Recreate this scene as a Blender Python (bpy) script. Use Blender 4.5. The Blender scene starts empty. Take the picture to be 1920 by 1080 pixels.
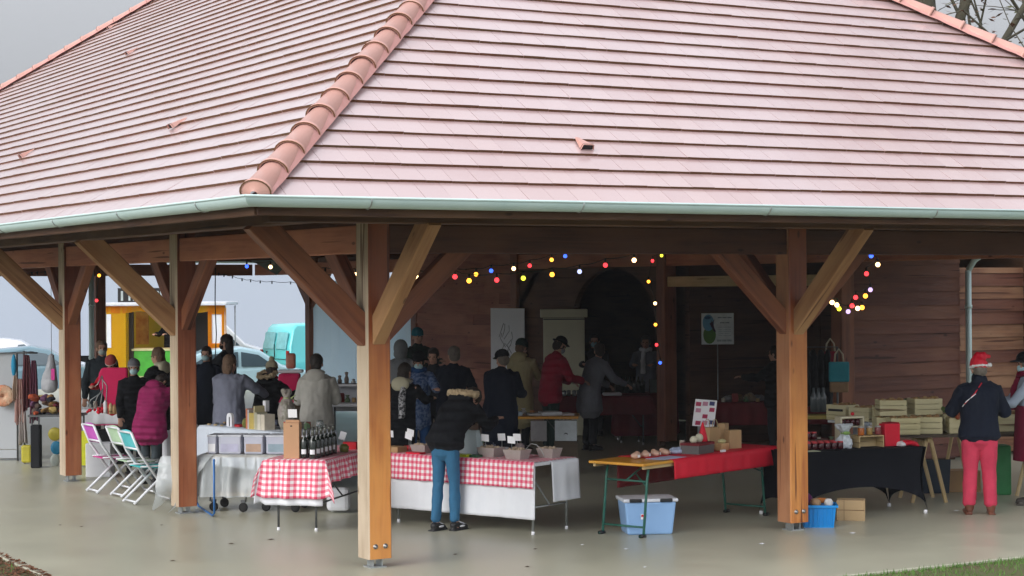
import bpy, math, random
from math import sin, cos, pi, radians as RAD, sqrt, hypot, atan2
from mathutils import Vector, Matrix, noise, Euler
import numpy as np
random.seed(7)
S = bpy.context.scene
COL = S.collection
# ---------------------------------------------------------------- camera
FPX, YAW, ROLL, CH = 3557.8, RAD(30.134), RAD(0.40), 2.548
CX, CY, HOR = -7.6176, -15.6568, 538.8
FW = Vector((sin(YAW), cos(YAW), 0)); RT = Vector((cos(YAW), -sin(YAW), 0)); UP = Vector((0, 0, 1))
cam = bpy.data.cameras.new('camera'); camo = bpy.data.objects.new('camera', cam); COL.objects.link(camo)
cam.sensor_width = 36; cam.lens = FPX / 1920 * 36; cam.clip_end = 2000; cam.shift_y = -(540 - HOR) / 1920
_x = RT * cos(ROLL) - UP * sin(ROLL); _y = UP * cos(ROLL) + RT * sin(ROLL)
_M = Matrix((_x, _y, -FW)).transposed().to_4x4(); _M.translation = Vector((CX, CY, CH))
camo.matrix_world = _M; S.camera = camo
# ---------------------------------------------------------------- world and light (overcast)
W = bpy.data.worlds.new('World'); S.world = W; W.use_nodes = True
nt = W.node_tree; nt.nodes.clear()
def wn(t, **k):
    n = nt.nodes.new(t)
    for a, b in k.items(): setattr(n, a, b)
    return n
SUN_EL, SUN_AZ = RAD(28), RAD(254)          # azimuth clockwise from +Y
sky = wn('ShaderNodeTexSky', sky_type='NISHITA', sun_disc=False, sun_elevation=SUN_EL, sun_rotation=SUN_AZ, air_density=1.0, dust_density=6.0, ozone_density=1.0)
hs = wn('ShaderNodeHueSaturation'); hs.inputs['Saturation'].default_value = 0.22; hs.inputs['Value'].default_value = 1.0
tc = wn('ShaderNodeTexCoord'); sx = wn('ShaderNodeSeparateXYZ')
mr = wn('ShaderNodeMapRange'); mr.inputs['From Min'].default_value = 0; mr.inputs['From Max'].default_value = 0.42
mr.inputs['To Min'].default_value = 0.60; mr.inputs['To Max'].default_value = 1.85
mixc = wn('ShaderNodeMix', data_type='RGBA', blend_type='MIX'); mixc.inputs[0].default_value = 0.82
mixc.inputs[7].default_value = (6.7, 6.95, 7.45, 1)
mul = wn('ShaderNodeMix', data_type='RGBA', blend_type='MULTIPLY'); mul.inputs[0].default_value = 1
bg = wn('ShaderNodeBackground'); bg.inputs['Strength'].default_value = 0.08; wo = wn('ShaderNodeOutputWorld')
L = nt.links.new
dt = wn('ShaderNodeVectorMath', operation='DOT_PRODUCT'); dt.inputs[1].default_value = (-FW.x, -FW.y, 0)      # added weighting: sky made brighter behind the viewer to light the interior
ma = wn('ShaderNodeMath', operation='MULTIPLY_ADD'); ma.inputs[1].default_value = 0.25; ma.inputs[2].default_value = 1.0
mm = wn('ShaderNodeMath', operation='MULTIPLY')
L(sky.outputs[0], hs.inputs['Color']); L(hs.outputs[0], mixc.inputs[6]); L(tc.outputs['Generated'], sx.inputs[0]); L(sx.outputs['Z'], mr.inputs['Value'])
L(mixc.outputs[2], mul.inputs[6]); L(tc.outputs['Generated'], dt.inputs[0]); L(dt.outputs['Value'], ma.inputs[0]); L(ma.outputs[0], mm.inputs[0]); L(mr.outputs[0], mm.inputs[1]); L(mm.outputs[0], mul.inputs[7]); L(mul.outputs[2], bg.inputs[0]); L(bg.outputs[0], wo.inputs[0])
sl = bpy.data.lights.new('sun', 'SUN'); sl.energy = 1.35; sl.angle = RAD(45); sl.color = (1, .97, .93)
so = bpy.data.objects.new('sun', sl); COL.objects.link(so)
sd = Vector((sin(SUN_AZ) * cos(SUN_EL), cos(SUN_AZ) * cos(SUN_EL), sin(SUN_EL)))
so.rotation_euler = sd.to_track_quat('Z', 'Y').to_euler(); so.location = (-10, -10, 25)
S.view_settings.view_transform = 'Standard'; S.view_settings.look = 'None'; S.view_settings.gamma = 1
S.view_settings.use_curve_mapping = False; S.view_settings.exposure = 0.60
# ---------------------------------------------------------------- placing
def wp(px, d, z=0.0):                        # a point at forward distance d, height z, seen in picture column px
    la = (px - 960) / FPX * d
    p = Vector((CX, CY, 0)) + FW * d + RT * la
    return Vector((p.x, p.y, z))
def gp(px, py, z=0.0):                       # point on the horizontal plane z
    h = HOR - (px - 960) * 0.007
    return wp(px, (CH - z) * FPX / (py - h), z)
def vdir(deg):                               # horizontal direction, degrees right of the viewing axis
    a = RAD(deg); return FW * cos(a) + RT * sin(a)
def rz(deg):                                 # rotation that turns local +y to vdir(deg)
    v = vdir(deg); return atan2(-v.x, v.y)
# ---------------------------------------------------------------- materials
MATS = {}
def mat(name, col, rough=.75, col2=None, scale=6.0, mix=.5, bump=0.0, bscale=40, metal=0, spec=.4, coat=0, emit=None, es=0, alpha=1, trans=0, sheen=0, stretch=(1, 1, 1), rvar=0, transl=0, quilt=0):
    if name in MATS: return MATS[name]
    m = bpy.data.materials.new(name); m.use_nodes = True; t = m.node_tree; b = t.nodes['Principled BSDF']
    I = b.inputs
    I['Roughness'].default_value = rough; I['Metallic'].default_value = metal; I['Specular IOR Level'].default_value = spec
    I['Coat Weight'].default_value = coat; I['Coat Roughness'].default_value = .12; I['Alpha'].default_value = alpha; I['Transmission Weight'].default_value = trans
    I['Sheen Weight'].default_value = sheen
    c1 = tuple(col) + (1,); c2 = tuple(col2 if col2 else [x * .72 for x in col]) + (1,)
    tcn = t.nodes.new('ShaderNodeTexCoord'); mp = t.nodes.new('ShaderNodeMapping'); mp.inputs['Scale'].default_value = stretch
    t.links.new(tcn.outputs['Object'], mp.inputs[0])
    n = t.nodes.new('ShaderNodeTexNoise'); n.inputs['Scale'].default_value = scale; n.inputs['Detail'].default_value = 5; n.inputs['Roughness'].default_value = .6
    t.links.new(mp.outputs[0], n.inputs['Vector'])
    r = t.nodes.new('ShaderNodeValToRGB'); r.color_ramp.elements[0].position = .5 - mix * .4; r.color_ramp.elements[1].position = .5 + mix * .4
    r.color_ramp.elements[0].color = c2; r.color_ramp.elements[1].color = c1
    t.links.new(n.outputs['Fac'], r.inputs[0]); t.links.new(r.outputs[0], I['Base Color'])
    if bump:
        n2 = t.nodes.new('ShaderNodeTexNoise'); n2.inputs['Scale'].default_value = bscale; n2.inputs['Detail'].default_value = 4
        t.links.new(mp.outputs[0], n2.inputs['Vector'])
        bp = t.nodes.new('ShaderNodeBump'); bp.inputs['Strength'].default_value = bump; bp.inputs['Distance'].default_value = .02
        t.links.new(n2.outputs['Fac'], bp.inputs['Height']); t.links.new(bp.outputs[0], I['Normal'])
    if rvar:
        mr2 = t.nodes.new('ShaderNodeMapRange'); mr2.inputs['To Min'].default_value = rough - rvar; mr2.inputs['To Max'].default_value = rough + rvar
        t.links.new(n.outputs['Fac'], mr2.inputs[0]); t.links.new(mr2.outputs[0], I['Roughness'])
    if quilt:
        w = t.nodes.new('ShaderNodeTexWave'); w.bands_direction = 'Z'; w.inputs['Scale'].default_value = quilt; w.inputs['Distortion'].default_value = 1.6; w.inputs['Detail'].default_value = 2
        t.links.new(tcn.outputs['Object'], w.inputs['Vector']); bq = t.nodes.new('ShaderNodeBump'); bq.inputs['Strength'].default_value = .9; bq.inputs['Distance'].default_value = .025
        t.links.new(w.outputs['Fac'], bq.inputs['Height']); t.links.new(bq.outputs[0], I['Normal'])
    if transl:
        tr = t.nodes.new('ShaderNodeBsdfTranslucent'); ms = t.nodes.new('ShaderNodeMixShader'); ms.inputs[0].default_value = transl; out = t.nodes['Material Output']
        t.links.new(r.outputs[0], tr.inputs[0]); t.links.new(b.outputs[0], ms.inputs[1]); t.links.new(tr.outputs[0], ms.inputs[2]); t.links.new(ms.outputs[0], out.inputs[0])
    if emit:
        I['Emission Color'].default_value = tuple(emit) + (1,); I['Emission Strength'].default_value = es
    MATS[name] = m; return m
def wood(name, ca, cb, cc, rough=.6, bump=.35, along=1.2, across=22, spec=.35):
    """sawn timber, grain along u of the UV map, knots"""
    m = bpy.data.materials.new(name); m.use_nodes = True; t = m.node_tree; b = t.nodes['Principled BSDF']; N = t.nodes.new; K = t.links.new
    b.inputs['Roughness'].default_value = rough; b.inputs['Specular IOR Level'].default_value = spec
    uv = N('ShaderNodeUVMap'); oi = N('ShaderNodeObjectInfo'); ad = N('ShaderNodeVectorMath'); ad.operation = 'ADD'
    ml = N('ShaderNodeVectorMath'); ml.operation = 'SCALE'; ml.inputs['Scale'].default_value = 37
    K(oi.outputs['Random'], ml.inputs[0]); K(uv.outputs[0], ad.inputs[0]); K(ml.outputs[0], ad.inputs[1])
    mp = N('ShaderNodeMapping'); mp.inputs['Scale'].default_value = (along, across, 1); K(ad.outputs[0], mp.inputs[0])
    n1 = N('ShaderNodeTexNoise'); n1.inputs['Scale'].default_value = 1.0; n1.inputs['Detail'].default_value = 6; n1.inputs['Distortion'].default_value = .6; K(mp.outputs[0], n1.inputs['Vector'])
    mp2 = N('ShaderNodeMapping'); mp2.inputs['Scale'].default_value = (1.1, 3.2, 1); K(ad.outputs[0], mp2.inputs[0])
    n2 = N('ShaderNodeTexNoise'); n2.inputs['Scale'].default_value = 1.0; n2.inputs['Detail'].default_value = 3; K(mp2.outputs[0], n2.inputs['Vector'])
    r1 = N('ShaderNodeValToRGB'); r1.color_ramp.elements[0].position = .36; r1.color_ramp.elements[1].position = .62
    r1.color_ramp.elements[0].color = (*cb, 1); r1.color_ramp.elements[1].color = (*ca, 1); K(n1.outputs['Fac'], r1.inputs[0])
    r2 = N('ShaderNodeValToRGB'); r2.color_ramp.elements[0].position = .42; r2.color_ramp.elements[1].position = .66; r2.color_ramp.elements[0].color = (0, 0, 0, 1); r2.color_ramp.elements[1].color = (1, 1, 1, 1); K(n2.outputs['Fac'], r2.inputs[0])
    mx = N('ShaderNodeMix'); mx.data_type = 'RGBA'; K(r2.outputs[0], mx.inputs[0]); K(r1.outputs[0], mx.inputs[6]); mx.inputs[7].default_value = (*cc, 1)
    # knots
    mp3 = N('ShaderNodeMapping'); mp3.inputs['Scale'].default_value = (2.1, 5.5, 1); K(ad.outputs[0], mp3.inputs[0])
    vo = N('ShaderNodeTexVoronoi'); vo.inputs['Scale'].default_value = 1.0; K(mp3.outputs[0], vo.inputs['Vector'])
    r3 = N('ShaderNodeValToRGB'); r3.color_ramp.elements[0].position = .05; r3.color_ramp.elements[1].position = .11
    r3.color_ramp.elements[0].color = (.22, .16, .12, 1); r3.color_ramp.elements[1].color = (1, 1, 1, 1); K(vo.outputs['Distance'], r3.inputs[0])
    mk = N('ShaderNodeMix'); mk.data_type = 'RGBA'; mk.blend_type = 'MULTIPLY'; mk.inputs[0].default_value = .8; K(mx.outputs[2], mk.inputs[6]); K(r3.outputs[0], mk.inputs[7])
    mp4 = N('ShaderNodeMapping'); mp4.inputs['Scale'].default_value = (.55, 17, 1); K(ad.outputs[0], mp4.inputs[0])
    n4 = N('ShaderNodeTexNoise'); n4.inputs['Scale'].default_value = 1.0; n4.inputs['Detail'].default_value = 2; K(mp4.outputs[0], n4.inputs['Vector'])
    r4 = N('ShaderNodeValToRGB'); r4.color_ramp.elements[0].position = .655; r4.color_ramp.elements[1].position = .69; r4.color_ramp.elements[0].color = (1, 1, 1, 1); r4.color_ramp.elements[1].color = (.38, .30, .26, 1); K(n4.outputs['Fac'], r4.inputs[0])
    mc = N('ShaderNodeMix'); mc.data_type = 'RGBA'; mc.blend_type = 'MULTIPLY'; mc.inputs[0].default_value = 1; K(mk.outputs[2], mc.inputs[6]); K(r4.outputs[0], mc.inputs[7])
    K(mc.outputs[2], b.inputs['Base Color'])
    bp = N('ShaderNodeBump'); bp.inputs['Strength'].default_value = bump; bp.inputs['Distance'].default_value = .01; K(n1.outputs['Fac'], bp.inputs['Height']); K(bp.outputs[0], b.inputs['Normal'])
    MATS[name] = m; return m
def gingham(name, red, period=.062):
    m = bpy.data.materials.new(name); m.use_nodes = True; t = m.node_tree; b = t.nodes['Principled BSDF']; N = t.nodes.new; K = t.links.new
    b.inputs['Roughness'].default_value = .55
    uv = N('ShaderNodeUVMap'); sp = N('ShaderNodeSeparateXYZ'); K(uv.outputs[0], sp.inputs[0])
    o = []
    for ax in (0, 1):
        d = N('ShaderNodeMath'); d.operation = 'DIVIDE'; d.inputs[1].default_value = period; K(sp.outputs[ax], d.inputs[0])
        f = N('ShaderNodeMath'); f.operation = 'FRACT'; K(d.outputs[0], f.inputs[0])
        g = N('ShaderNodeMath'); g.operation = 'GREATER_THAN'; g.inputs[1].default_value = .5; K(f.outputs[0], g.inputs[0]); o.append(g)
    a = N('ShaderNodeMath'); a.operation = 'ADD'; K(o[0].outputs[0], a.inputs[0]); K(o[1].outputs[0], a.inputs[1])
    h = N('ShaderNodeMath'); h.operation = 'MULTIPLY'; h.inputs[1].default_value = .5; K(a.outputs[0], h.inputs[0])
    r = N('ShaderNodeValToRGB'); r.color_ramp.elements[0].color = (.82, .78, .8, 1); r.color_ramp.elements[1].color = (*red, 1)
    e = r.color_ramp.elements.new(.5); e.color = ((.82 + red[0]) / 2, (.5 + red[1]) / 2, (.55 + red[2]) / 2, 1); K(h.outputs[0], r.inputs[0])
    K(r.outputs[0], b.inputs['Base Color']); MATS[name] = m; return m
# ---------------------------------------------------------------- mesh builder
class MB:
    def __init__(s): s.v = []; s.f = []; s.mi = []; s.uv = []; s.sm = []
    def add(s, vs, fs, mi=0, uvs=None, smooth=False):
        o = len(s.v); s.v += [tuple(x) for x in vs]
        for k, f in enumerate(fs):
            s.f.append([i + o for i in f]); s.mi.append(mi[k] if isinstance(mi, (list, tuple)) else mi); s.sm.append(smooth)
            s.uv.append(None if uvs is None else [uvs[i] for i in f])
        return s
    def box(s, c, sz, rot=0, mi=0, tilt=None):
        c = Vector(c); M = Matrix.Rotation(rot, 3, 'Z')
        if tilt is not None: M = M @ Euler(tilt).to_matrix()
        X, Y, Z = [x / 2 for x in sz]
        vs = [c + M @ Vector((a * X, b * Y, d * Z)) for d in (-1, 1) for a, b in ((-1, -1), (1, -1), (1, 1), (-1, 1))]
        return s.add(vs, [(3, 2, 1, 0), (4, 5, 6, 7), (0, 1, 5, 4), (1, 2, 6, 5), (2, 3, 7, 6), (3, 0, 4, 7)], mi)
    def beam(s, a, b, w, h, mi=0, up=(0, 0, 1), faces_mi=None, ch=.008):
        """timber from a to b, w wide (side), h deep (up); chamfered"""
        a = Vector(a); b = Vector(b); d = (b - a); Ln = d.length; d.normalize(); up = Vector(up)
        sd = d.cross(up).normalized(); u2 = sd.cross(d).normalized(); hw, hh = w / 2, h / 2
        prof = [(-hw + ch, -hh), (hw - ch, -hh), (hw, -hh + ch), (hw, hh - ch), (hw - ch, hh), (-hw + ch, hh), (-hw, hh - ch), (-hw, -hh + ch)]
        per = [0]
        for i in range(8): per.append(per[-1] + hypot(prof[(i + 1) % 8][0] - prof[i][0], prof[(i + 1) % 8][1] - prof[i][1]))
        off = random.random() * 5
        vs = [a + sd * x + u2 * y for x, y in prof] + [b + sd * x + u2 * y for x, y in prof]
        o = len(s.v); s.v += [tuple(x) for x in vs]
        # faces: 0 bottom,2 +side,4 top,6 -side
        for i in range(8):
            j = (i + 1) % 8; s.f.append([o + i, o + j, o + 8 + j, o + 8 + i]); s.sm.append(False)
            s.mi.append(faces_mi.get(i, mi) if faces_mi else mi)
            s.uv.append([(off, per[i]), (off, per[i + 1]), (off + Ln, per[i + 1]), (off + Ln, per[i])])
        for base, rev in ((0, True), (8, False)):
            f = list(range(base, base + 8));
            if rev: f = f[::-1]
            s.f.append([o + i for i in f]); s.sm.append(False); s.mi.append(mi); s.uv.append([(off + prof[i % 8][0] * .1, prof[i % 8][1]) for i in f])
        return s
    def tube(s, pts, r, seg=8, mi=0, caps=True, smooth=True):
        pts = [Vector(p) for p in pts]; n = len(pts); rs = r if isinstance(r, (list, tuple)) else [r] * n
        rings = []; prev = None
        for i, p in enumerate(pts):
            t = (pts[min(i + 1, n - 1)] - pts[max(i - 1, 0)]).normalized()
            if prev is None:
                ref = Vector((0, 0, 1)) if abs(t.z) < .9 else Vector((1, 0, 0)); x = t.cross(ref).normalized()
            else:
                x = (prev - t * prev.dot(t)).normalized()
            y = t.cross(x); prev = x
            rings.append([p + (x * cos(2 * pi * k / seg) + y * sin(2 * pi * k / seg)) * rs[i] for k in range(seg)])
        vs = [q for g in rings for q in g]
        fs = [(i * seg + k, i * seg + (k + 1) % seg, (i + 1) * seg + (k + 1) % seg, (i + 1) * seg + k) for i in range(n - 1) for k in range(seg)]
        if caps: fs += [tuple(range(seg))[::-1], tuple((n - 1) * seg + k for k in range(seg))]
        return s.add(vs, fs, mi, smooth=smooth)
    def lathe(s, prof, c=(0, 0, 0), seg=14, mi=0, smooth=True, sc=(1, 1)):
        c = Vector(c); vs = [c + Vector((r * cos(2 * pi * k / seg) * sc[0], r * sin(2 * pi * k / seg) * sc[1], z)) for r, z in prof for k in range(seg)]
        n = len(prof); fs = [(i * seg + k, i * seg + (k + 1) % seg, (i + 1) * seg + (k + 1) % seg, (i + 1) * seg + k) for i in range(n - 1) for k in range(seg)]
        fs += [tuple(range(seg))[::-1], tuple((n - 1) * seg + k for k in range(seg))]
        return s.add(vs, fs, mi, smooth=smooth)
    def ell(s, c, r, M=None, seg=14, rings=9, mi=0):
        c = Vector(c); r = (r, r, r) if isinstance(r, (int, float)) else r
        vs = []; fs = []
        for i in range(1, rings):
            th = pi * i / rings
            for k in range(seg):
                q = Vector((r[0] * sin(th) * cos(2 * pi * k / seg), r[1] * sin(th) * sin(2 * pi * k / seg), r[2] * cos(th)))
                vs.append(c + (M @ q if M else q))
        t = Vector((0, 0, r[2])); vs += [c + (M @ t if M else t), c - (M @ t if M else t)]; T = len(vs) - 2
        for i in range(rings - 2):
            for k in range(seg): fs.append((i * seg + k, (i + 1) * seg + k, (i + 1) * seg + (k + 1) % seg, i * seg + (k + 1) % seg))
        for k in range(seg):
            fs.append((T, k, (k + 1) % seg)); b = (rings - 2) * seg; fs.append((T + 1, b + (k + 1) % seg, b + k))
        return s.add(vs, fs, mi, smooth=True)
    def poly(s, pts, thick, mi=0, n=None):
        """flat outline given thickness along n"""
        pts = [Vector(p) for p in pts]; n = Vector(n).normalized() * thick; k = len(pts)
        vs = pts + [p + n for p in pts]
        return s.add(vs, [tuple(range(k))[::-1], tuple(range(k, 2 * k))] + [(i, (i + 1) % k, (i + 1) % k + k, i + k) for i in range(k)], mi)
    def grid(s, P, mi=0, uv=None, smooth=True, closed=False):
        """P[i][j] points"""
        n, m = len(P), len(P[0]); vs = [q for row in P for q in row]
        fs = [(i * m + j, (i + 1) * m + j, (i + 1) * m + (j + 1) % m, i * m + (j + 1) % m) for i in range(n - 1) for j in range(m if closed else m - 1)]
        return s.add(vs, fs, mi, uvs=None if uv is None else [q for row in uv for q in row], smooth=smooth)
    def mesh(s, name, mats):
        me = bpy.data.meshes.new(name); me.from_pydata(s.v, [], s.f)
        for m in (mats if isinstance(mats, (list, tuple)) else [mats] if mats else []): me.materials.append(m)
        uvl = me.uv_layers.new(name='UVMap'); k = 0; data = [0.0] * (2 * len(uvl.data))
        me.polygons.foreach_set('material_index', s.mi); me.polygons.foreach_set('use_smooth', s.sm)
        V = s.v
        for f, u in zip(s.f, s.uv):
            if u is None:
                a, b, c = Vector(V[f[0]]), Vector(V[f[1]]), Vector(V[f[2]]); nn = (b - a).cross(c - a)
                ax = max(range(3), key=lambda i: abs(nn[i])); i1, i2 = ((1, 2), (0, 2), (0, 1))[ax]
                u = [(V[i][i1], V[i][i2]) for i in f]
            for q in u: data[k] = q[0]; data[k + 1] = q[1]; k += 2
        uvl.data.foreach_set('uv', data); me.update(); return me
    def build(s, name, mats, parent=None, label=None, cat=None, group=None, kind=None, bevel=0, loc=None, rot=None):
        o = bpy.data.objects.new(name, s.mesh(name, mats)); COL.objects.link(o)
        if parent: o.parent = parent
        return tag(o, label, cat, group, kind, bevel, loc, rot)
def tag(o, label=None, cat=None, group=None, kind=None, bevel=0, loc=None, rot=None):
    if label: o['label'] = label
    if cat: o['category'] = cat
    if group: o['group'] = group
    if kind: o['kind'] = kind
    if loc is not None: o.location = loc
    if rot is not None: o.rotation_euler = (0, 0, rot)
    if bevel:
        b = o.modifiers.new('bevel', 'BEVEL'); b.width = bevel; b.segments = 2; b.limit_method = 'ANGLE'; b.angle_limit = RAD(40)
    return o
def thing(name, label, cat, loc=(0, 0, 0), rot=0, group=None):
    o = bpy.data.objects.new(name, None); COL.objects.link(o); o.empty_display_size = .2
    return tag(o, label, cat, group, None, 0, loc, rot)
def dup(root, loc, rot=None, label=None, group=None):
    def cp(o, par):
        c = o.copy(); COL.objects.link(c)
        if par: c.parent = par; c.matrix_parent_inverse = o.matrix_parent_inverse.copy()
        for ch in CH_OF(o): cp(ch, c)
        return c
    r = cp(root, None); r.location = loc
    if rot is not None: r.rotation_euler = (0, 0, rot)
    if label: r['label'] = label
    if group: r['group'] = group
    return r
def CH_OF(o): return [c for c in bpy.data.objects if c.parent == o]
# palette
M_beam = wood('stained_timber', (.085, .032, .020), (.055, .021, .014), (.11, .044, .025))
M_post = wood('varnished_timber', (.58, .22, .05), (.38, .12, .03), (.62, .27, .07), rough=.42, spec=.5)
def darken_top(m, dark, z0, z1):  # multiplies the base colour by a darker tone towards the top
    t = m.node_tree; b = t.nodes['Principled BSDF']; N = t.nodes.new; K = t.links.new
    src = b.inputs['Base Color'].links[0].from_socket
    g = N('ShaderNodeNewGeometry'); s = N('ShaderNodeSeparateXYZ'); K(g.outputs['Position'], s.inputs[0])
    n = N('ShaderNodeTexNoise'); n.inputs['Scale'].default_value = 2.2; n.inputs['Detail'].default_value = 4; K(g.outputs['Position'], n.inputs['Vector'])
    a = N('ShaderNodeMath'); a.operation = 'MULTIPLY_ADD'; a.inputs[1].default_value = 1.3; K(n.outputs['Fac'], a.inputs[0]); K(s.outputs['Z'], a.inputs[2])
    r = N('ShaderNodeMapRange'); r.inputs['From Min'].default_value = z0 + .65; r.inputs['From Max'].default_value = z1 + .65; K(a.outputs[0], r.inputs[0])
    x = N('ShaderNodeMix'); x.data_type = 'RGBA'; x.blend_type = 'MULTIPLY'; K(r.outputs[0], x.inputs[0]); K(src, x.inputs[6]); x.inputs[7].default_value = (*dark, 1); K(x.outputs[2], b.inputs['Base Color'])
darken_top(M_post, (.42, .26, .34), .9, 2.4)
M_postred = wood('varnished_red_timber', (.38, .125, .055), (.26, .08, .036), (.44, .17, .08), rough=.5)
darken_top(M_postred, (.42, .32, .34), 1.3, 2.4)
M_weath = wood('weathered_timber', (.42, .33, .235), (.31, .235, .165), (.48, .39, .29), rough=.8)
M_weathb = wood('weathered_brown_timber', (.34, .175, .080), (.24, .115, .052), (.40, .23, .11), rough=.75)
M_brace = wood('red_brown_timber', (.20, .068, .034), (.13, .042, .023), (.25, .095, .045), rough=.55)
M_darkw = wood('dark_boarding', (.10, .045, .025), (.06, .026, .016), (.13, .065, .035), rough=.7)
M_plankA = wood('larch_board', (.155, .056, .036), (.11, .038, .025), (.18, .074, .045), rough=.65)
M_plankB = wood('larch_board_dark', (.13, .046, .030), (.09, .032, .022), (.155, .06, .036), rough=.65)
M_plankC = wood('larch_board_pale', (.27, .13, .07), (.18, .08, .045), (.33, .18, .10), rough=.65)
M_zinc = mat('zinc', (.54, .67, .67), .45, (.46, .60, .60), 3, .6, metal=.1, bump=.05)
M_galv = mat('galvanised_steel', (.45, .48, .48), .4, (.3, .32, .33), 12, .5, metal=.7)
M_bolt = mat('bolt_steel', (.35, .34, .33), .35, metal=.8)
M_white = mat('white_fabric', (.72, .74, .78), .8, (.66, .68, .73), 3, .5, bump=.1, bscale=12)
M_paper = mat('white_card', (.8, .81, .84), .6, (.77, .78, .82), 3)
M_black = mat('black_fabric', (.006, .007, .010), .85, (.004, .005, .007), 5, bump=.15, bscale=14)
M_blackp = mat('black_plastic', (.015, .015, .017), .4)
M_grey = mat('grey_metal', (.12, .125, .13), .45, metal=.4)
M_whitem = mat('white_painted_metal', (.72, .74, .78), .35)
M_ply = wood('plywood', (.50, .38, .19), (.42, .30, .15), (.56, .43, .24), rough=.6)
M_pale = wood('pale_crate_wood', (.62, .57, .33), (.52, .47, .26), (.68, .63, .40), rough=.7)
M_card = mat('cardboard', (.42, .26, .13), .8, (.36, .22, .11), 4)
M_red = mat('red_fabric', (.50, .008, .018), .75, (.42, .006, .015), 5, bump=.12, bscale=10)
M_dred = mat('dark_red_fabric', (.16, .012, .018), .8, (.12, .009, .014), 5, bump=.15, bscale=8)
M_glass = mat('clear_glass', (.75, .82, .82), .08, trans=.85, spec=.5)
M_ging = gingham('gingham_cloth', (.66, .05, .13))
# ================================================================ ground
def sheet(name, pts, z, m, label=None, kind='structure'):
    b = MB(); b.add([(x, y, z) for x, y in pts], [tuple(range(len(pts)))]); return b.build(name, m, kind=kind)
M_grass = mat('grass_soil', (.08, .12, .035), .9, (.12, .085, .045), 2.0, .8, bump=.6, bscale=60)
M_conc = mat('concrete_slab', (.47, .455, .35), .34, (.34, .335, .26), .9, 1.1, bump=.03, bscale=120, spec=.55, rvar=.14)
M_asph = mat('asphalt', (.10, .10, .105), .8, (.075, .075, .08), 2, .7, bump=.3, bscale=120)
sheet('ground', [(-400, -200), (500, -200), (500, 700), (-400, 700)], -.47, M_grass)
sheet('parking_road', [(-60, 20), (90, 20), (90, 140), (-60, 140)], -.462, M_asph)
b = MB(); b.box((-41, -84, -.23), (116, 208.4, .41)); b.build('lawn', M_grass, kind='structure')
b = MB(); b.box((-41, 26.6, -.23), (108.6, 12.8, .41)); b.build('lawn', M_grass, kind='structure')
b = MB(); b.box((5.08, 15.1, -.03), (15.64, 35.6, .06)); b.box((14.95, 3.9, -.03), (4.1, 13.2, .06)); b.build('paved_floor', M_conc, kind='structure', bevel=.01)
# grass tufts and fallen leaves along the slab edge
def tufts():
    g = MB()
    for k in range(5200):
        if random.random() < .9: x = random.uniform(.5, 9); y = -2.72 - random.random() ** 2 * 1.2
        else: x = -2.76 - random.random() ** 1.6 * 1.3; y = random.uniform(-2.6, 6)
        h = random.uniform(.02, .06); a = random.uniform(0, 6.28); w = .006
        dx, dy = cos(a) * w, sin(a) * w; lx, ly = random.uniform(-.02, .02), random.uniform(-.02, .02)
        g.add([(x - dx, y - dy, -.03), (x + dx, y + dy, -.03), (x + lx, y + ly, -.03 + h)], [(0, 1, 2)])
    g.build('grass', mat('grass_blade', (.10, .22, .035), .7, (.06, .13, .02), 4), kind='stuff', label='short green grass along the edge of the concrete floor')
    l = MB()
    for k in range(3200):
        x = -2.70 - random.random() ** 1.3 * 1.3; y = random.uniform(-3.0, 3.5)
        a = random.uniform(0, 6.28); r = random.uniform(.02, .045); z = (-.018 if x < -2.74 else .006) + random.random() * .012; t = random.uniform(-.01, .02)
        l.add([(x + r * cos(a), y + r * sin(a), z), (x - .5 * r * sin(a), y + .5 * r * cos(a), z + t), (x - r * cos(a), y - r * sin(a), z + .004), (x + .5 * r * sin(a), y - .5 * r * cos(a), z + t)], [(0, 1, 2, 3)])
    l.build('fallen_leaves', mat('leaf_litter', (.20, .075, .035), .8, (.10, .045, .02), 6), kind='stuff', label='brown fallen leaves beside the concrete floor')
    d = MB()
    for px, py in ((1088, 1022), (1170, 1030), (1425, 1020), (1790, 958), (1595, 1000), (300, 985), (505, 1012), (320, 1052), (1205, 1064), (985, 1063), (110, 985), (150, 988), (430, 1020), (850, 1040), (1000, 1030)):
        q = gp(px, py); r = random.uniform(.012, .03)
        d.add([(q.x + r * cos(a) * 1.6, q.y + r * sin(a), .003 + .004 * (k % 2)) for k, a in enumerate([0, 1.2, 2.3, 3.4, 4.4, 5.4])], [tuple(range(6))], 0 if px > 1050 and px < 1800 else 1)
    d.build('floor_litter', [M_paper, mat('damp_leaf', (.10, .06, .035), .7)], kind='stuff', label='small scraps of paper and damp leaf on the concrete floor')
tufts()
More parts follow.
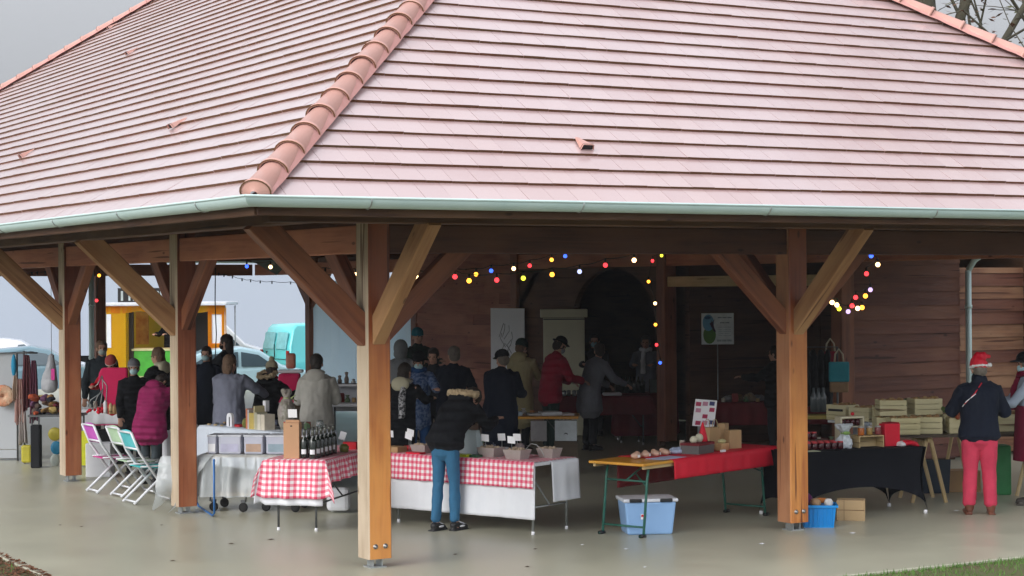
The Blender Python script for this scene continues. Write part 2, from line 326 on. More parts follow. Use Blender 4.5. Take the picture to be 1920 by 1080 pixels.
# ================================================================ pavilion
OV, ZE, KR = 1.95, 3.26, .70
XM, YM = 11.82, 27.74
H = (XM + OV) / 2; H2 = 8.30
XP = [0, 4.84, 9.68]; YP = [0, 4.95, 9.25, 13.9, 17.85, 23.0, 26.2]
pav = thing('market_pavilion', 'open timber market hall with hipped pink tiled roof over the stalls', 'pavilion')
ang = math.atan(KR); CA, SA = cos(ang), sin(ang)
M_tile = None
def tile_mat():
    m = bpy.data.materials.new('clay_tile'); m.use_nodes = True; t = m.node_tree; b = t.nodes['Principled BSDF']; N = t.nodes.new; K = t.links.new
    at = N('ShaderNodeAttribute'); at.attribute_name = 'tilevar'
    r = N('ShaderNodeValToRGB'); r.color_ramp.elements[0].color = (.44, .285, .28, 1); r.color_ramp.elements[1].color = (.49, .335, .325, 1); K(at.outputs['Fac'], r.inputs[0])
    tcn = N('ShaderNodeTexCoord'); n = N('ShaderNodeTexNoise'); n.inputs['Scale'].default_value = .5; n.inputs['Detail'].default_value = 4; K(tcn.outputs['Object'], n.inputs['Vector'])
    mx = N('ShaderNodeMix'); mx.data_type = 'RGBA'; mx.blend_type = 'MIX'; r2 = N('ShaderNodeMapRange'); r2.inputs['From Min'].default_value = .4; r2.inputs['From Max'].default_value = .62; r2.inputs['To Max'].default_value = .6
    K(n.outputs['Fac'], r2.inputs[0]); K(r2.outputs[0], mx.inputs[0]); K(r.outputs[0], mx.inputs[6]); mx.inputs[7].default_value = (.51, .385, .395, 1)
    K(mx.outputs[2], b.inputs['Base Color']); b.inputs['Roughness'].default_value = .42; b.inputs['Specular IOR Level'].default_value = .6
    b.inputs['Coat Weight'].default_value = 1; b.inputs['Coat IOR'].default_value = 1.95; b.inputs['Coat Roughness'].default_value = .22
    n3 = N('ShaderNodeTexNoise'); n3.inputs['Scale'].default_value = 90; K(tcn.outputs['Object'], n3.inputs['Vector'])
    bp = N('ShaderNodeBump'); bp.inputs['Strength'].default_value = .15; bp.inputs['Distance'].default_value = .004; K(n3.outputs['Fac'], bp.inputs['Height']); K(bp.outputs[0], b.inputs['Normal'])
    return m
M_tile = tile_mat()
M_lip = mat('dark_tile_edge', (.17, .055, .03), .85, (.10, .065, .025), 1.2, .9)  # darker brown and olive tone on the lower tile edges
M_ridge = mat('ridge_clay', (.60, .34, .29), .5, (.50, .25, .20), 2.5, .8, bump=.1, coat=.25)
def roof_plane(name, A, along, inward, Lg, Hh, rise=0, label=None):
    """A: eave corner, along: unit dir of the eave, inward: unit horizontal uphill dir; courses of single tiles, trimmed at the hips"""
    g = MB(); vals = []; G = .262; TW = .245; n = int(Hh / CA / G); T = .026
    along = Vector(along); inward = Vector(inward); Up = (inward * CA + Vector((0, 0, SA))); Nn = Up.cross(along); Nn = Nn if Nn.z > 0 else -Nn
    A = Vector(A)
    for i in range(n):
        s0 = i * G - (.04 if i == 0 else 0); s1 = min((i + 1) * G + .03, Hh / CA)
        def rng(s):
            h = max(s, 0) * CA; l = h if (not rise or h < H) else H + (h - H) / rise * (Lg - 2 * H - rise)
            return l, Lg - h
        wav = lambda x: .006 * noise.noise(Vector((x * .35, i * .9, A.x)))
        l0, r0 = rng(s0); l1, r1 = rng(s1); x = l0 - ((l0 + (i % 2) * TW / 2) % TW)
        while x < r0:
            xa, xb = x + .0016, x + TW - .0016; x += TW
            # trimmed quad
            a0, b0 = max(xa, l0), min(xb, r0); a1, b1 = max(xa, l1), min(xb, r1)
            if b0 - a0 < .01: continue
            if a1 > b1: a1 = b1 = min(max((xa + xb) / 2, l1), r1) if l1 < r1 else (a0 + b0) / 2
            a1 = min(a1, r1); b1 = max(b1, a1)
            j = random.gauss(0, .0010); j2 = random.gauss(0, .0007); dd = random.gauss(0, .0014)
            hb = .034 + j + wav(x); hb2 = .034 + j + j2 + wav(x); ht = .008
            P = [A + along * a0 + Up * (s0 + dd) + Nn * hb, A + along * b0 + Up * (s0 + dd) + Nn * hb2, A + along * b1 + Up * s1 + Nn * ht, A + along * a1 + Up * s1 + Nn * ht]
            Q = [P[0] - Nn * T, P[1] - Nn * T]
            flip = (P[1] - P[0]).cross(P[3] - P[0]).dot(Nn) < 0
            o = [P[0], P[1], P[2], P[3], Q[0], Q[1], P[3] - Nn * T, P[2] - Nn * T]
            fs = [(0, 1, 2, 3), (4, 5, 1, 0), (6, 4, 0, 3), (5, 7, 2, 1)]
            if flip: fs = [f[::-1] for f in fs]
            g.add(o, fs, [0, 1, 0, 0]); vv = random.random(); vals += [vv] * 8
    o = g.build(name, [M_tile, M_lip], ROOF, label=label)
    at = o.data.attributes.new('tilevar', 'FLOAT', 'POINT'); at.data.foreach_set('value', vals)
    return o
ROOF = MB()
ROOF.box((5, 14, 7.8), (.1, 14, .1)); ROOF = ROOF.build('roof', M_darkw, pav)
# make the roof part: under-boarding of the four planes, 3 cm thick
def slab4():
    g = MB()
    C = [(-OV + .03, -OV + .03), (XM - .03, -OV + .03), (XM - .03, YM - .03), (-OV + .03, YM - .03)]
    R = [(-OV + H, -OV + H, H), (-OV + H2, YM - H2, H2)]
    for dz in (-.012, -.05):
        g.add([(x, y, ZE + dz + .02) for x, y in C] + [(x, y, ZE + dz + .02 + KR * h) for x, y, h in R], [(0, 1, 4), (1, 2, 5, 4), (2, 3, 5), (3, 0, 4, 5)])
    return g
me = slab4().mesh('roof', [M_darkw]); ROOF.data = me
L_ = XM + OV; Lf = YM + OV
front = roof_plane('tile_slope', (-OV, -OV, ZE), (1, 0, 0), (0, 1, 0), L_, H, label='front tiled slope facing the viewer, pink and damp')
left = roof_plane('tile_slope', (-OV, -OV, ZE), (0, 1, 0), (1, 0, 0), Lf, H2, rise=H2 - H, label='long left tiled slope, paler and shinier')
b = MB()
for s0, s1 in (((XM, -OV), (XM, YM)), ((XM, YM), (-OV, YM))):
    pass
b.add([(XM, -OV, ZE + .02), (XM, YM, ZE + .02), (-OV + H2, YM - H2, ZE + .02 + KR * H2), (XM - H, -OV + H, ZE + .02 + KR * H)], [(0, 1, 2, 3)])
b.add([(XM, YM, ZE + .02), (-OV, YM, ZE + .02), (-OV + H2, YM - H2, ZE + .02 + KR * H2)], [(0, 1, 2)])
b.build('tile_slope', M_ridge, ROOF, label='rear tiled slopes')
# hip and ridge tiles
def hip(A, B, name='hip_ridge'):
    g = MB(); A = Vector(A); B = Vector(B); d = B - A; Ln = d.length; d.normalize(); n = int(Ln / .40)
    sd = d.cross(Vector((0, 0, 1))).normalized(); u = sd.cross(d).normalized()
    if u.z < 0: u = -u
    for i in range(n):
        s0 = i * .40; s1 = s0 + .45; rr = [(s0, .112), (s0 + .001, .130), (s0 + .035, .132), (s0 + .04, .120), (s1, .098)]
        if i == 0: rr = [(s0 - .04, .03)] + rr
        P = []
        jit = random.gauss(0, .004)
        for s, r in rr:
            P.append([A + d * s + sd * (r * cos(t)) * 1.0 + u * (r * sin(t) * .8 + .015 + jit) for t in [pi * (k / 12) * 1.14 - .22 for k in range(13)]])
        g.grid(P, mi=[0] * 0 or 0)
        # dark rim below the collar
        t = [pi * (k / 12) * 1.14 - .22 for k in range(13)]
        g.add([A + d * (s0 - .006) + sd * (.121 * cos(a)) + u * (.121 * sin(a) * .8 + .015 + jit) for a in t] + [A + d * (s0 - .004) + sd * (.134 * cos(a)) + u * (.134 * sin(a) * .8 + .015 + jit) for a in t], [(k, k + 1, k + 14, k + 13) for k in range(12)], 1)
    # mortar skirt
    for sg in (-1, 1):
        P = [[A + d * s + sd * sg * w + u * hgt for w, hgt in ((.09, .05), (.135, -.012 + .01 * noise.noise(Vector((s * 5, sg, 0)))))] for s in np.arange(0, Ln, .1)]
        g.grid(P, mi=2)
    return g.build(name, [M_ridge, M_lip, mat('pink_mortar', (.58, .30, .28), .8, (.50, .24, .21), 6)], ROOF)
hip((-OV, -OV, ZE + .03), (-OV + H, -OV + H, ZE + .03 + KR * H))
hip((XM, -OV, ZE + .03), (XM - H, -OV + H, ZE + .03 + KR * H))
hip((-OV, YM, ZE + .03), (-OV + H2, YM - H2, ZE + .03 + KR * H2))
# roof vents (tile vents): small hooded outlets
def vent(P, Upv, al, Nn, label=None):
    g = MB(); w = .07; P = Vector(P) + Nn * .03
    pts0 = [P - al * w, P - al * w * .8 + Nn * .055, P + al * w * .8 + Nn * .055, P + al * w]
    pts1 = [p + Upv * .22 for p in (P - al * .02, P - al * .015 + Nn * .005, P + al * .015 + Nn * .005, P + al * .02)]
    g.add(pts0 + pts1, [(0, 4, 5, 1), (1, 5, 6, 2), (2, 6, 7, 3)], 0)
    q = [p + Upv * .02 for p in pts0]; g.add(q, [(0, 1, 2, 3)], 1)
    g.build('roof_vent', [M_ridge, M_blackp], ROOF)
UpL = Vector((CA, 0, SA)); NnL = Vector((-SA, 0, CA)); UpF = Vector((0, CA, SA)); NnF = Vector((0, -SA, CA))
def on_left(px, py):   # where the sight line meets the left slope
    o = Vector((CX, CY, CH)); h = HOR - (px - 960) * .007
    r = (FW + RT * ((px - 960) / FPX) + UP * ((h - py) / FPX)); p0 = Vector((-OV, -OV, ZE)); t = (p0 - o).dot(NnL) / r.dot(NnL); return o + r * t
def on_front(px, py):
    o = Vector((CX, CY, CH)); h = HOR - (px - 960) * .007
    r = (FW + RT * ((px - 960) / FPX) + UP * ((h - py) / FPX)); p0 = Vector((-OV, -OV, ZE)); t = (p0 - o).dot(NnF) / r.dot(NnF); return o + r * t
for px, py in ((325, 246), (243, 106), (43, 300), (208, 57)): vent(on_left(px, py), UpL, Vector((0, 1, 0)), NnL)
vent(on_front(1101, 287), UpF, Vector((1, 0, 0)), NnF)
# gutter: half-round zinc on the two visible eaves and the others
def gutter():
    g = MB(); R = .082; o = OV + .065; Z = ZE + .005
    path = [(-o, -o), (XM + .065, -o), (XM + .065, YM + .065), (-o, YM + .065)]
    for i in range(4):
        a = Vector((*path[i], Z)); c = Vector((*path[(i + 1) % 4], Z)); d = (c - a).normalized(); out = Vector((d.y, -d.x, 0))
        n = int((c - a).length / 1.0); pr = []
        for k in range(11):
            t = pi + pi * k / 10; pr.append((R * cos(t), R * sin(t)))
        sc = [(-R, .0)]
        # mitred ends
        P = []
        for e, sgn in ((a, 1), (c, -1)):
            row = []
            for x, z in pr + [(x * .93, z * .93) for x, z in pr[::-1]]:
                off = out * x; row.append(e + off + d * (-x) * sgn + Vector((0, 0, z)))
            P.append(row)
        g.grid(P)
        g.tube([a + out * R + d * (-R), c + out * R + d * R], .011, 6)            # rolled front bead
        for k in range(1, n + 1):
            q = a + d * (k * (c - a).length / (n + 1))
            if k % 2: g.tube([q + out * (R * 1.04 * cos(t)) + Vector((0, 0, R * 1.04 * sin(t))) for t in [pi + pi * j / 8 for j in range(9)]], .006, 5, mi=1)
    g.build('gutter', [M_zinc, M_galv], pav)
gutter()
# posts
PWD = .235
def post(x, y, braces='', style='a', z1=3.35, foot=True):
    fm = {'a': {0: 1, 1: 1, 2: 1}}.get(style)
    b = MB()
    # beam along z: up vector chosen so that side faces are known: up=+Y -> sd = z x y = -X
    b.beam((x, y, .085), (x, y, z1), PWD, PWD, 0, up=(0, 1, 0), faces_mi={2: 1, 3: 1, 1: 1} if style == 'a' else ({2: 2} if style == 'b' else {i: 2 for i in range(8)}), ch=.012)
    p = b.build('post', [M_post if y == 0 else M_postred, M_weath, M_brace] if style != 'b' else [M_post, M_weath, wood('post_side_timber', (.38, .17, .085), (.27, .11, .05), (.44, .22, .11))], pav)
    if foot:
        f = MB()
        for dx in (-.045, .045): f.box((x + dx, y, .045), (.012, .12, .09))
        f.box((x, y, .079), (.14, .14, .008)); f.box((x, y, .006), (.16, .16, .012)); f.build('post_foot', M_galv, p)
        for dx in (-.05, .05) if y == 0 else ():
            t = MB(); t.lathe([(.0, -.02), (.024, -.02), (.024, .0), (.013, .0), (.013, .014), (0, .014)], (0, 0, 0), 10)
            t.v = [(x + dx + v[0], y - PWD / 2 - .004 - v[2], .20 + v[1]) for v in t.v]
            t.build('bolt', M_bolt, p)
    def br(dx, dy, ln, z0, z1, w, h, m):
        k = MB(); k.beam((x + dx * .05, y + dy * .05, z0 + .05), (x + dx * ln, y + dy * ln, z1), w, h, 0); k.build('brace', m, p)
    if 'w' in braces: br(-1, 0, 1.16, 2.06, 3.16, .15, .23, M_weathb if y > 1 else M_brace)
    if 's' in braces: br(0, -1, 1.16, 2.06, 3.16, .13, .20, M_weathb)
    if 'E' in braces: br(1, 0, .98, 2.06, 2.98, .12, .19, M_brace)
    if 'W' in braces: br(-1, 0, .98, 2.06, 2.98, .12, .19, M_brace)
    if 'N' in braces: br(0, 1, .9, 2.1, 2.95, .12, .18, M_brace)
    if 'S' in braces: br(0, -1, .9, 2.1, 2.95, .12, .18, M_brace)
    return p
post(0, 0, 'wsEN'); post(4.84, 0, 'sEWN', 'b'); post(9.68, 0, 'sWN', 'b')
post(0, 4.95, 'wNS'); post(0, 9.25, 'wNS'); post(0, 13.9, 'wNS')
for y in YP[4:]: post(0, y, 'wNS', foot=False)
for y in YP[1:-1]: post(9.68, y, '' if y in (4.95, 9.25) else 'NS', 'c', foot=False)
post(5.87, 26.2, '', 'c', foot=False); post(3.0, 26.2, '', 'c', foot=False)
def tim(name, a, b_, w, h, m, **k):
    g = MB(); g.beam(a, b_, w, h, 0); return g.build(name, m, k.get('parent', pav))
# wall plates between posts
for x in (0, 9.68):
    for i in range(len(YP) - 1): tim('wall_plate', (x, YP[i] + .12, 3.0), (x, YP[i + 1] - .12, 3.0), .16, .26, wood('plate_timber', (.42, .15, .08), (.32, .105, .055), (.48, .19, .10)) if i == 0 and x == 0 else MATS['plate_timber'])
for i in range(2): tim('wall_plate', (XP[i] + .12, 0, 3.0), (XP[i + 1] - .12, 0, 3.0), .16, .26, M_beam)
tim('wall_plate', (.12, 26.2, 3.0), (9.56, 26.2, 3.0), .16, .26, M_brace)
# outer purlins on the outward braces
o = 1.12
tim('eaves_purlin', (-o - .4, -o, 3.25), (XM - 1.0, -o, 3.25), .18, .30, M_darkw); tim('eaves_purlin', (-o, -o + .1, 3.25), (-o, YM - 1.0, 3.25), .18, .30, M_darkw)
tim('eaves_purlin', (XM - 1, -o + .1, 3.25), (XM - 1, YM - 1, 3.25), .18, .30, M_darkw)
for y in YP[1:-1]: tim('tie_beam', (.12, y, 3.28), (9.56, y, 3.28), .18, .26, M_darkw)
for x in (4.84,): tim('tie_beam', (x, .12, 3.25), (x, 4.8, 3.25), .18, .24, M_darkw)
# rafters under both visible slopes
for k in range(int(L_ / .62)):
    x = -OV + .3 + k * .62; h = min(x + OV, XM - x, 6.85)
    rf = MB(); rf.beam((x, -OV + .04, ZE - .09), (x, -OV + h, ZE - .09 + KR * (h - .04)), .08, .08); rf.build('rafter', M_darkw, ROOF)
for k in range(int(Lf / .62)):
    y = -OV + .3 + k * .62; h = min(y + OV, YM - y, 6.85)
    rf = MB(); rf.beam((-OV + .04, y, ZE - .09), (-OV + h, y, ZE - .09 + KR * (h - .04)), .08, .08); rf.build('rafter', M_darkw, ROOF)
# fascia
b = MB(); b.beam((-OV + .02, -OV + .02, ZE - .07), (XM - .02, -OV + .02, ZE - .07), .025, .14); b.build('fascia', M_darkw, ROOF)
b = MB(); b.beam((-OV + .02, -OV + .05, ZE - .07), (-OV + .02, YM - .02, ZE - .07), .025, .14)
b.build('fascia', M_darkw, ROOF)
# ================================================================ timber walls of the store at the back (X = 9.68) and its side wall (Y = 4.95)
def boards(name, a, b_, z0, z1, inset, mats, pitch=.2, parent=None, label=None, cat=None, th=.03, holes=()):
    """horizontal lapped boards between two ground points; outer face on the left-hand normal side"""
    g = MB(); a = Vector((*a, 0)); b_ = Vector((*b_, 0)); d = b_ - a; Ln = d.length; d.normalize(); n = Vector((d.y, -d.x, 0)); z = z0; i = 0
    while z < z1 - .01:
        h = min(pitch, z1 - z); s = 0
        while s < Ln - .01:
            l = min(random.uniform(1.6, 3.4), Ln - s)
            if Ln - s - l < .4: l = Ln - s
            mi = random.choices(range(len(mats)), [6, 4, .35][:len(mats)])[0]; j = random.uniform(0, .005)
            P0 = a + d * (s + .002); P1 = a + d * (s + l - .002)
            lo = n * (inset + .028 + j); hi = n * (inset + .006 + j)
            u0 = random.random() * 9; L2 = l
            vs = [P0 + lo + UP * z, P1 + lo + UP * z, P1 + hi + UP * (z + h + .012), P0 + hi + UP * (z + h + .012), P0 - n * .01 + UP * z, P1 - n * .01 + UP * z, P0 - n * .01 + UP * (z + h), P1 - n * .01 + UP * (z + h)]
            uvs = [(u0, z), (u0 + L2, z), (u0 + L2, z + h), (u0, z + h), (u0, z + .4), (u0 + L2, z + .4), (u0, z + .5), (u0 + L2, z + .5)]
            g.add(vs, [(0, 1, 2, 3), (4, 5, 1, 0), (5, 4, 6, 7), (5, 7, 2, 1), (4, 0, 3, 6), (3, 2, 7, 6)], mi, uvs=uvs); s += l
        z += h; i += 1
    return g.build(name, mats, parent, label, cat)
store = thing('timber_store', 'brown board clad store building closing the back of the market hall', 'building', (9.68, 9, 0))
store.location = (0, 0, 0)
PL = [M_plankA, M_plankB, M_plankC]
PL2 = [wood('lightened_board', (.34, .125, .08), (.25, .09, .058), (.40, .17, .11), rough=.65), wood('lightened_board_dark', (.27, .10, .066), (.20, .07, .047), (.32, .13, .085), rough=.65), M_plankC]  # same larch boards, colour lightened to make up for the wall's dim light
boards('board_wall', (9.60, 17.72), (9.60, 14.0), 0.05, 3.3, 0, PL2, parent=store, label='board wall behind the white poster')
boards('board_wall', (9.80, 4.93), (11.84, 4.93), 0.05, 3.2, 0, PL, parent=store, label='board wall behind the stacked crates')
boards('board_wall', (12.02, 5.15), (16.5, 5.15), 0.05, 2.78, 0, [M_plankA, M_plankC], pitch=.19, parent=store, label='paler board wall right of the downpipe')
b = MB()
b.box((13.4, 11.2, 1.7), (.15, 13.0, 3.4)); b.box((11.5, 17.66, 1.7), (3.75, .12, 3.4)); b.box((9.73, 15.8, 1.65), (.08, 3.8, 3.3)); b.box((11.7, 9.2, 1.6), (3.3, .12, 3.2)); b.box((10.83, 5.08, 1.6), (2.0, .12, 3.2)); b.box((11.5, 11.3, 3.42), (3.9, 12.8, .06))
b.build('inner_wall', M_darkw, store)
# dark door surround: arch of boards in the opening between Y=9.25 and 13.9
def arch():
    g = MB(); y0, y1 = 9.45, 12.0; N = 24; cy = (y0 + y1) / 2; r = (y1 - y0) / 2
    zz = lambda y: 1.9 + .95 * sqrt(max(0, 1 - ((y - cy) / r) ** 2))
    for i in range(N):
        ya = y0 + (y1 - y0) * i / N; yb = y0 + (y1 - y0) * (i + 1) / N; za, zb = zz(ya), zz(yb)
        g.add([(9.62, ya, za), (9.62, yb, zb), (9.62, yb, 3.3), (9.62, ya, 3.3), (9.72, ya, za), (9.72, yb, zb), (9.72, yb, 3.3), (9.72, ya, 3.3)], [(3, 2, 1, 0), (4, 5, 6, 7), (0, 1, 5, 4)])
    for ya, yb in ((9.36, 9.45), (12.0, 13.78)): g.box((9.67, (ya + yb) / 2, 1.65), (.1, yb - ya, 3.3))
    return g.build('arched_surround', M_darkw, store)
arch()
g = MB(); g.beam((9.66, 5.1, 2.62), (9.66, 9.1, 2.62), .12, .16); g.build('lintel', M_ply, store, label='yellowish beam over the dark recess')  # yellow light on the beam is put into its wood colour
g = MB()
for k in range(18): g.box((12.2 + .008 * (k % 2), 5.4 + k * .2, 1.3), (.03, .19, 2.5))
g.build('vertical_boarding', M_darkw, store)
# downpipe on the store corner
dp = MB(); q = Vector((11.94, 4.86, 0))
dp.tube([q + Vector((0, -.02, .05)), q + Vector((0, -.02, 2.75))], .045, 12); dp.tube([q + Vector((0, -.02, 2.75)), q + Vector((.05, -.1, 2.9)), q + Vector((.1, -.5, 3.12))], .045, 12)
for z in (.9, 2.2): dp.tube([q + Vector((0, -.02, z)), q + Vector((0, -.02, z + .05))], .055, 12)
tag(dp.build('downpipe', M_zinc), 'pale zinc rain downpipe on the board wall behind the person in the red hat', 'downpipe')
dp = MB(); q = Vector((5.62, 26.0, 0)); dp.tube([q + Vector((0, 0, .02)), q + Vector((0, 0, 3.1))], .06, 12)
for z in (1.0, 2.2): dp.tube([q + Vector((0, 0, z)), q + Vector((0, 0, z + .05))], .07, 12)
dp.build('downpipe', M_zinc, label='pale zinc downpipe beside the far post left of the yellow stall', cat='downpipe')
# wall lamp
wl = thing('wall_lamp', 'small pale lamp high on the board wall above the capped man', 'lamp', (13.6, 5.05, 2.55))
b = MB(); b.lathe([(.0, -.13), (.06, -.12), (.075, 0), (.06, .13), (0, .14)], (0, -.06, .1)); b.build('lamp_shade', M_grey if 0 else mat('frosted_lamp', (.5, .5, .5), .4), wl)
b = MB(); b.box((0, .0, .1), (.06, .06, .1)); b.build('bracket', M_grey, wl)
# ================================================================ what stands behind the hall
M_hall = mat('pale_render', (.40, .45, .52), .85, (.37, .42, .50), .15, .6)
hall = thing('industrial_hall', 'long pale grey hall wall beyond the parked vehicles', 'building', tuple(wp(300, 82)))
b = MB(); b.box((0, 0, 3.3), (90, 16, 6.6), 0, 0); hw = b.build('wall', M_hall, hall, rot=rz(4))
b = MB(); b.box((0, 0, 6.67), (90.6, 16.6, .12)); b.build('roof', M_zinc, hall, rot=rz(4))
# ---------------------------------------------------------------- vehicles
M_tyre = mat('tyre', (.015, .015, .016), .8); M_rim = mat('rim', (.4, .42, .45), .3, metal=.6)
M_win = mat('car_glass', (.06, .09, .11), .08, (.05, .08, .1), 3, spec=.8)
def paint(n, c): return mat(n, c, .25, tuple(x * .93 for x in c), 1.2, coat=.6)
def vehicle(name, label, cat, loc, rot, prof, Wd, pm, wins, wheels, extra=None, wr=.32):
    """prof: side outline (x forward, z); body lofted across the width with tumble-home; wins: side window outlines"""
    t = thing(name, label, cat, loc, rot)
    g = MB(); n = len(prof); zs = [p[1] for p in prof]; zt = max(zs)
    rows = []
    for fy, ins in ((-1, .06), (-.97, .015), (-.9, 0), (-.3, -.012), (.3, -.012), (.9, 0), (.97, .015), (1, .06)):
        row = []
        for x, z in prof:
            k = max(0, (z - .95) / (zt - .95)) if zt > .95 else 0
            y = fy * (Wd / 2 - .16 * k ** 1.3)
            cx = sum(p[0] for p in prof) / n
            row.append((x - (x - cx) * ins * .35, y, z - (ins * .8 if z > .6 else -ins * .3)))
        rows.append(row)
    g.grid(rows, closed=True); k = len(rows)
    g.add(rows[0], [tuple(range(n))], smooth=False); g.add(rows[-1], [tuple(range(n))[::-1]], smooth=False)
    g.build('body', pm, t)
    for kind, pts in wins:
        for sy in (-1, 1):
            w = MB(); P = []
            for x, z in pts:
                kk = max(0, (z - .95) / (zt - .95)); P.append((x, sy * (Wd / 2 - .16 * kk ** 1.3 + .004), z))
            w.add(P + [(p[0], p[1] - sy * .02, p[2]) for p in P], [tuple(range(len(P))), tuple(range(len(P), 2 * len(P)))[::-1]]); w.build(kind, M_win, t)
            if kind == 'windscreen': break
    for wx in wheels:
        for sy in (-1, 1):
            w = MB(); a = MB()
            M = Matrix.Rotation(pi / 2, 3, 'X')
            for mb, pr in ((w, [(.6 * wr, -.1), (wr * .95, -.1), (wr, -.07), (wr, .07), (wr * .95, .1), (.6 * wr, .1)]), (a, [(.02, -.085), (wr * .62, -.09), (wr * .62, .09), (.02, .085)])):
                mb.lathe(pr, (0, 0, 0), 20); mb.v = [tuple(M @ Vector(v) + Vector((wx, sy * (Wd / 2 - .09), wr))) for v in mb.v]
            wo_ = w.build('wheel', M_tyre, t); a.build('rim', M_rim, wo_)
    if extra: extra(t)
    return t
VAN = [(-1.95, .35), (-1.97, .9), (-1.92, 1.3), (-1.80, 1.68), (-1.70, 1.76), (.2, 1.80), (.55, 1.72), (1.15, 1.12), (1.85, .92), (2.05, .7), (2.05, .35), (1.7, .28), (-1.7, .28)]
def vx(t):
    for sy in (-1, 1): q = MB(); q.box((-2.075, sy * .80, 1.15), (.05, .09, .38)); q.build('tail_light', mat('tail_red', (.4, .02, .02), .3), t)
    q = MB(); q.box((-2.09, 0, .46), (.10, 1.7, .18)); q.build('bumper', M_blackp, t, bevel=.02)
    q = MB(); q.box((-2.085, .3, .85), (.012, .5, .1)); q.build('number_plate', M_paper, t)
    q = MB(); q.box((-2.078, 0, 1.0), (.02, .014, 1.0)); q.box((-2.078, 0, 1.1), (.02, 1.5, .014)); q.build('door_seam', M_blackp, t)
    q = MB(); q.poly([(-2.09, .45 + .07 * cos(a), 1.28 + .05 * sin(a)) for a in [2 * pi * k / 3 + .5 for k in range(3)]], .01, 0, (-1, 0, 0)); q.build('emblem', M_blackp, t)
    for sy in (-1, 1): q = MB(); q.box((-2.03, sy * .38, 1.60), (.02, .62, .46), tilt=(0, .17, 0)); q.build('rear_window', mat('pale_glass', (.25, .60, .64), .15), t)
sc_ = lambda P, k, q: [(x * k, z * q) for x, z in P]
vehicle('delivery_van', 'turquoise van parked left of the pale blue sheet, its lighter rear end in view', 'van', wp(640, 53, -.46), rz(57) + pi / 2, sc_(VAN, 1.05, 1.16), 1.85, paint('turquoise_paint', (.13, .62, .64)), [('side_window', [(.45, 1.2), (.4, 1.80), (.58, 1.82), (1.08, 1.22)])], (-1.35, 1.4), vx)
CAR = [(-2.05, .35), (-2.1, .75), (-1.95, .98), (-1.5, 1.22), (-.9, 1.42), (0, 1.50), (.5, 1.40), (1.05, 1.02), (1.9, .82), (2.15, .6), (2.15, .35), (1.8, .26), (-1.8, .26)]
CW = [('side_window', [(-1.35, 1.02), (-.85, 1.32), (-.1, 1.38), (-.1, 1.0)]), ('side_window', [(-.02, 1.0), (-.02, 1.38), (.42, 1.30), (.85, 1.0)])]
vehicle('parked_car', 'light blue car parked between the yellow stall and the turquoise van', 'car', wp(447, 50, -.46), rz(76) + pi / 2, CAR, 1.72, paint('pale_blue_paint', (.42, .62, .70)), CW, (-1.35, 1.35))
SUV = [(-2.1, .35), (-2.12, .9), (-1.98, 1.3), (-1.7, 1.85), (-1.4, 2.05), (.0, 2.15), (.4, 2.02), (.95, 1.45), (1.95, 1.12), (2.15, .85), (2.15, .35), (1.8, .26), (-1.8, .26)]
vehicle('parked_van', 'white van with a sloping bonnet parked behind the light blue car', 'van', wp(395, 55, -.46), rz(80) + pi / 2, SUV, 1.8, paint('white_paint', (.78, .79, .82)), [('side_window', [(-.1, 1.35), (-.1, 1.88), (.30, 1.88), (.8, 1.4)])], (-1.35, 1.35))
vehicle('parked_car', 'dark blue grey car behind the hanging bags at the far left', 'car', wp(58, 52, -.46), rz(78) + pi / 2, CAR, 1.72, paint('slate_paint', (.16, .27, .33)), CW, (-1.35, 1.35))
vehicle('parked_van', 'long white van parked at the far left behind the dark blue grey car', 'van', wp(-10, 57, -.46), rz(78) + pi / 2, [(x * 1.4, z * .88) for x, z in VAN], 1.8, paint('white_paint', (.78, .79, .82)), [('side_window', [(.75, .95), (.7, 1.4), (.88, 1.42), (1.38, 1.0)])], (-1.5, 1.6))
# ---------------------------------------------------------------- yellow food stall
M_yel = mat('yellow_tarp', (.96, .72, .02), .55, (.90, .62, .015), 2.5, .7, bump=.25, bscale=5, transl=.75)
M_oran = mat('orange_tarp', (.92, .47, .015), .55, (.86, .40, .01), 2.5, .7, bump=.25, bscale=5, transl=.75)
stp = wp(310, 51); ST = thing('food_stall', 'yellow fabric food stall with a white roof strip and black sign, beyond the posts', 'stall', stp, rz(0))
b = MB(); b.box((-1.33, 0, 1.05), (.52, .03, 2.1)); b.box((-1.62, .9, 1.05), (.02, 1.8, 2.1)); b.build('side_panel', M_yel, ST)
b = MB(); b.box((1.38, 0, .55), (.48, .03, 1.1)); b.box((1.57, 0, 1.35), (.12, .03, 1.4)); b.box((1.19, 0, 1.35), (.10, .03, 1.4)); b.box((1.38, 0, 2.0), (.46, .03, .24)); b.build('side_panel', M_oran, ST)
b = MB(); b.box((1.38, .02, 1.48), (.28, .02, .8)); b.build('clear_window', M_white, ST)
b = MB(); b.box((-1.52, -.02, 1.45), (.12, .02, .9)); b.build('clear_window', M_white, ST)
b = MB(); b.box((0, .9, 2.17), (3.35, 2.2, .09)); b.build('roof', M_whitem, ST, bevel=.02)
b = MB()
P = [[(-1.6 + 3.2 * i / 30, -.03 + .03 * sin(i * 2.1), 2.12 - j * (.13 + .07 * abs(sin(i * .33 + .4)))) for j in range(2)] for i in range(31)]
b.grid(P); b.build('valance', M_oran, ST)
for lx in (-1.6, 1.6):
    for ly in (.0, 1.85): b = MB(); b.tube([(lx, ly, -.46), (lx, ly, 2.1)], .02, 6); b.build('leg', M_galv, ST)
b = MB(); b.box((-.2, 1.9, 1.0), (2.6, .05, 2.0)); b.build('back_panel', mat('lime_panel', (.55, .55, .10), .6, (.45, .50, .08), 3), ST)
b = MB(); b.box((-.2, .5, .95), (1.5, .5, .05)); b.build('counter', M_ply, ST)
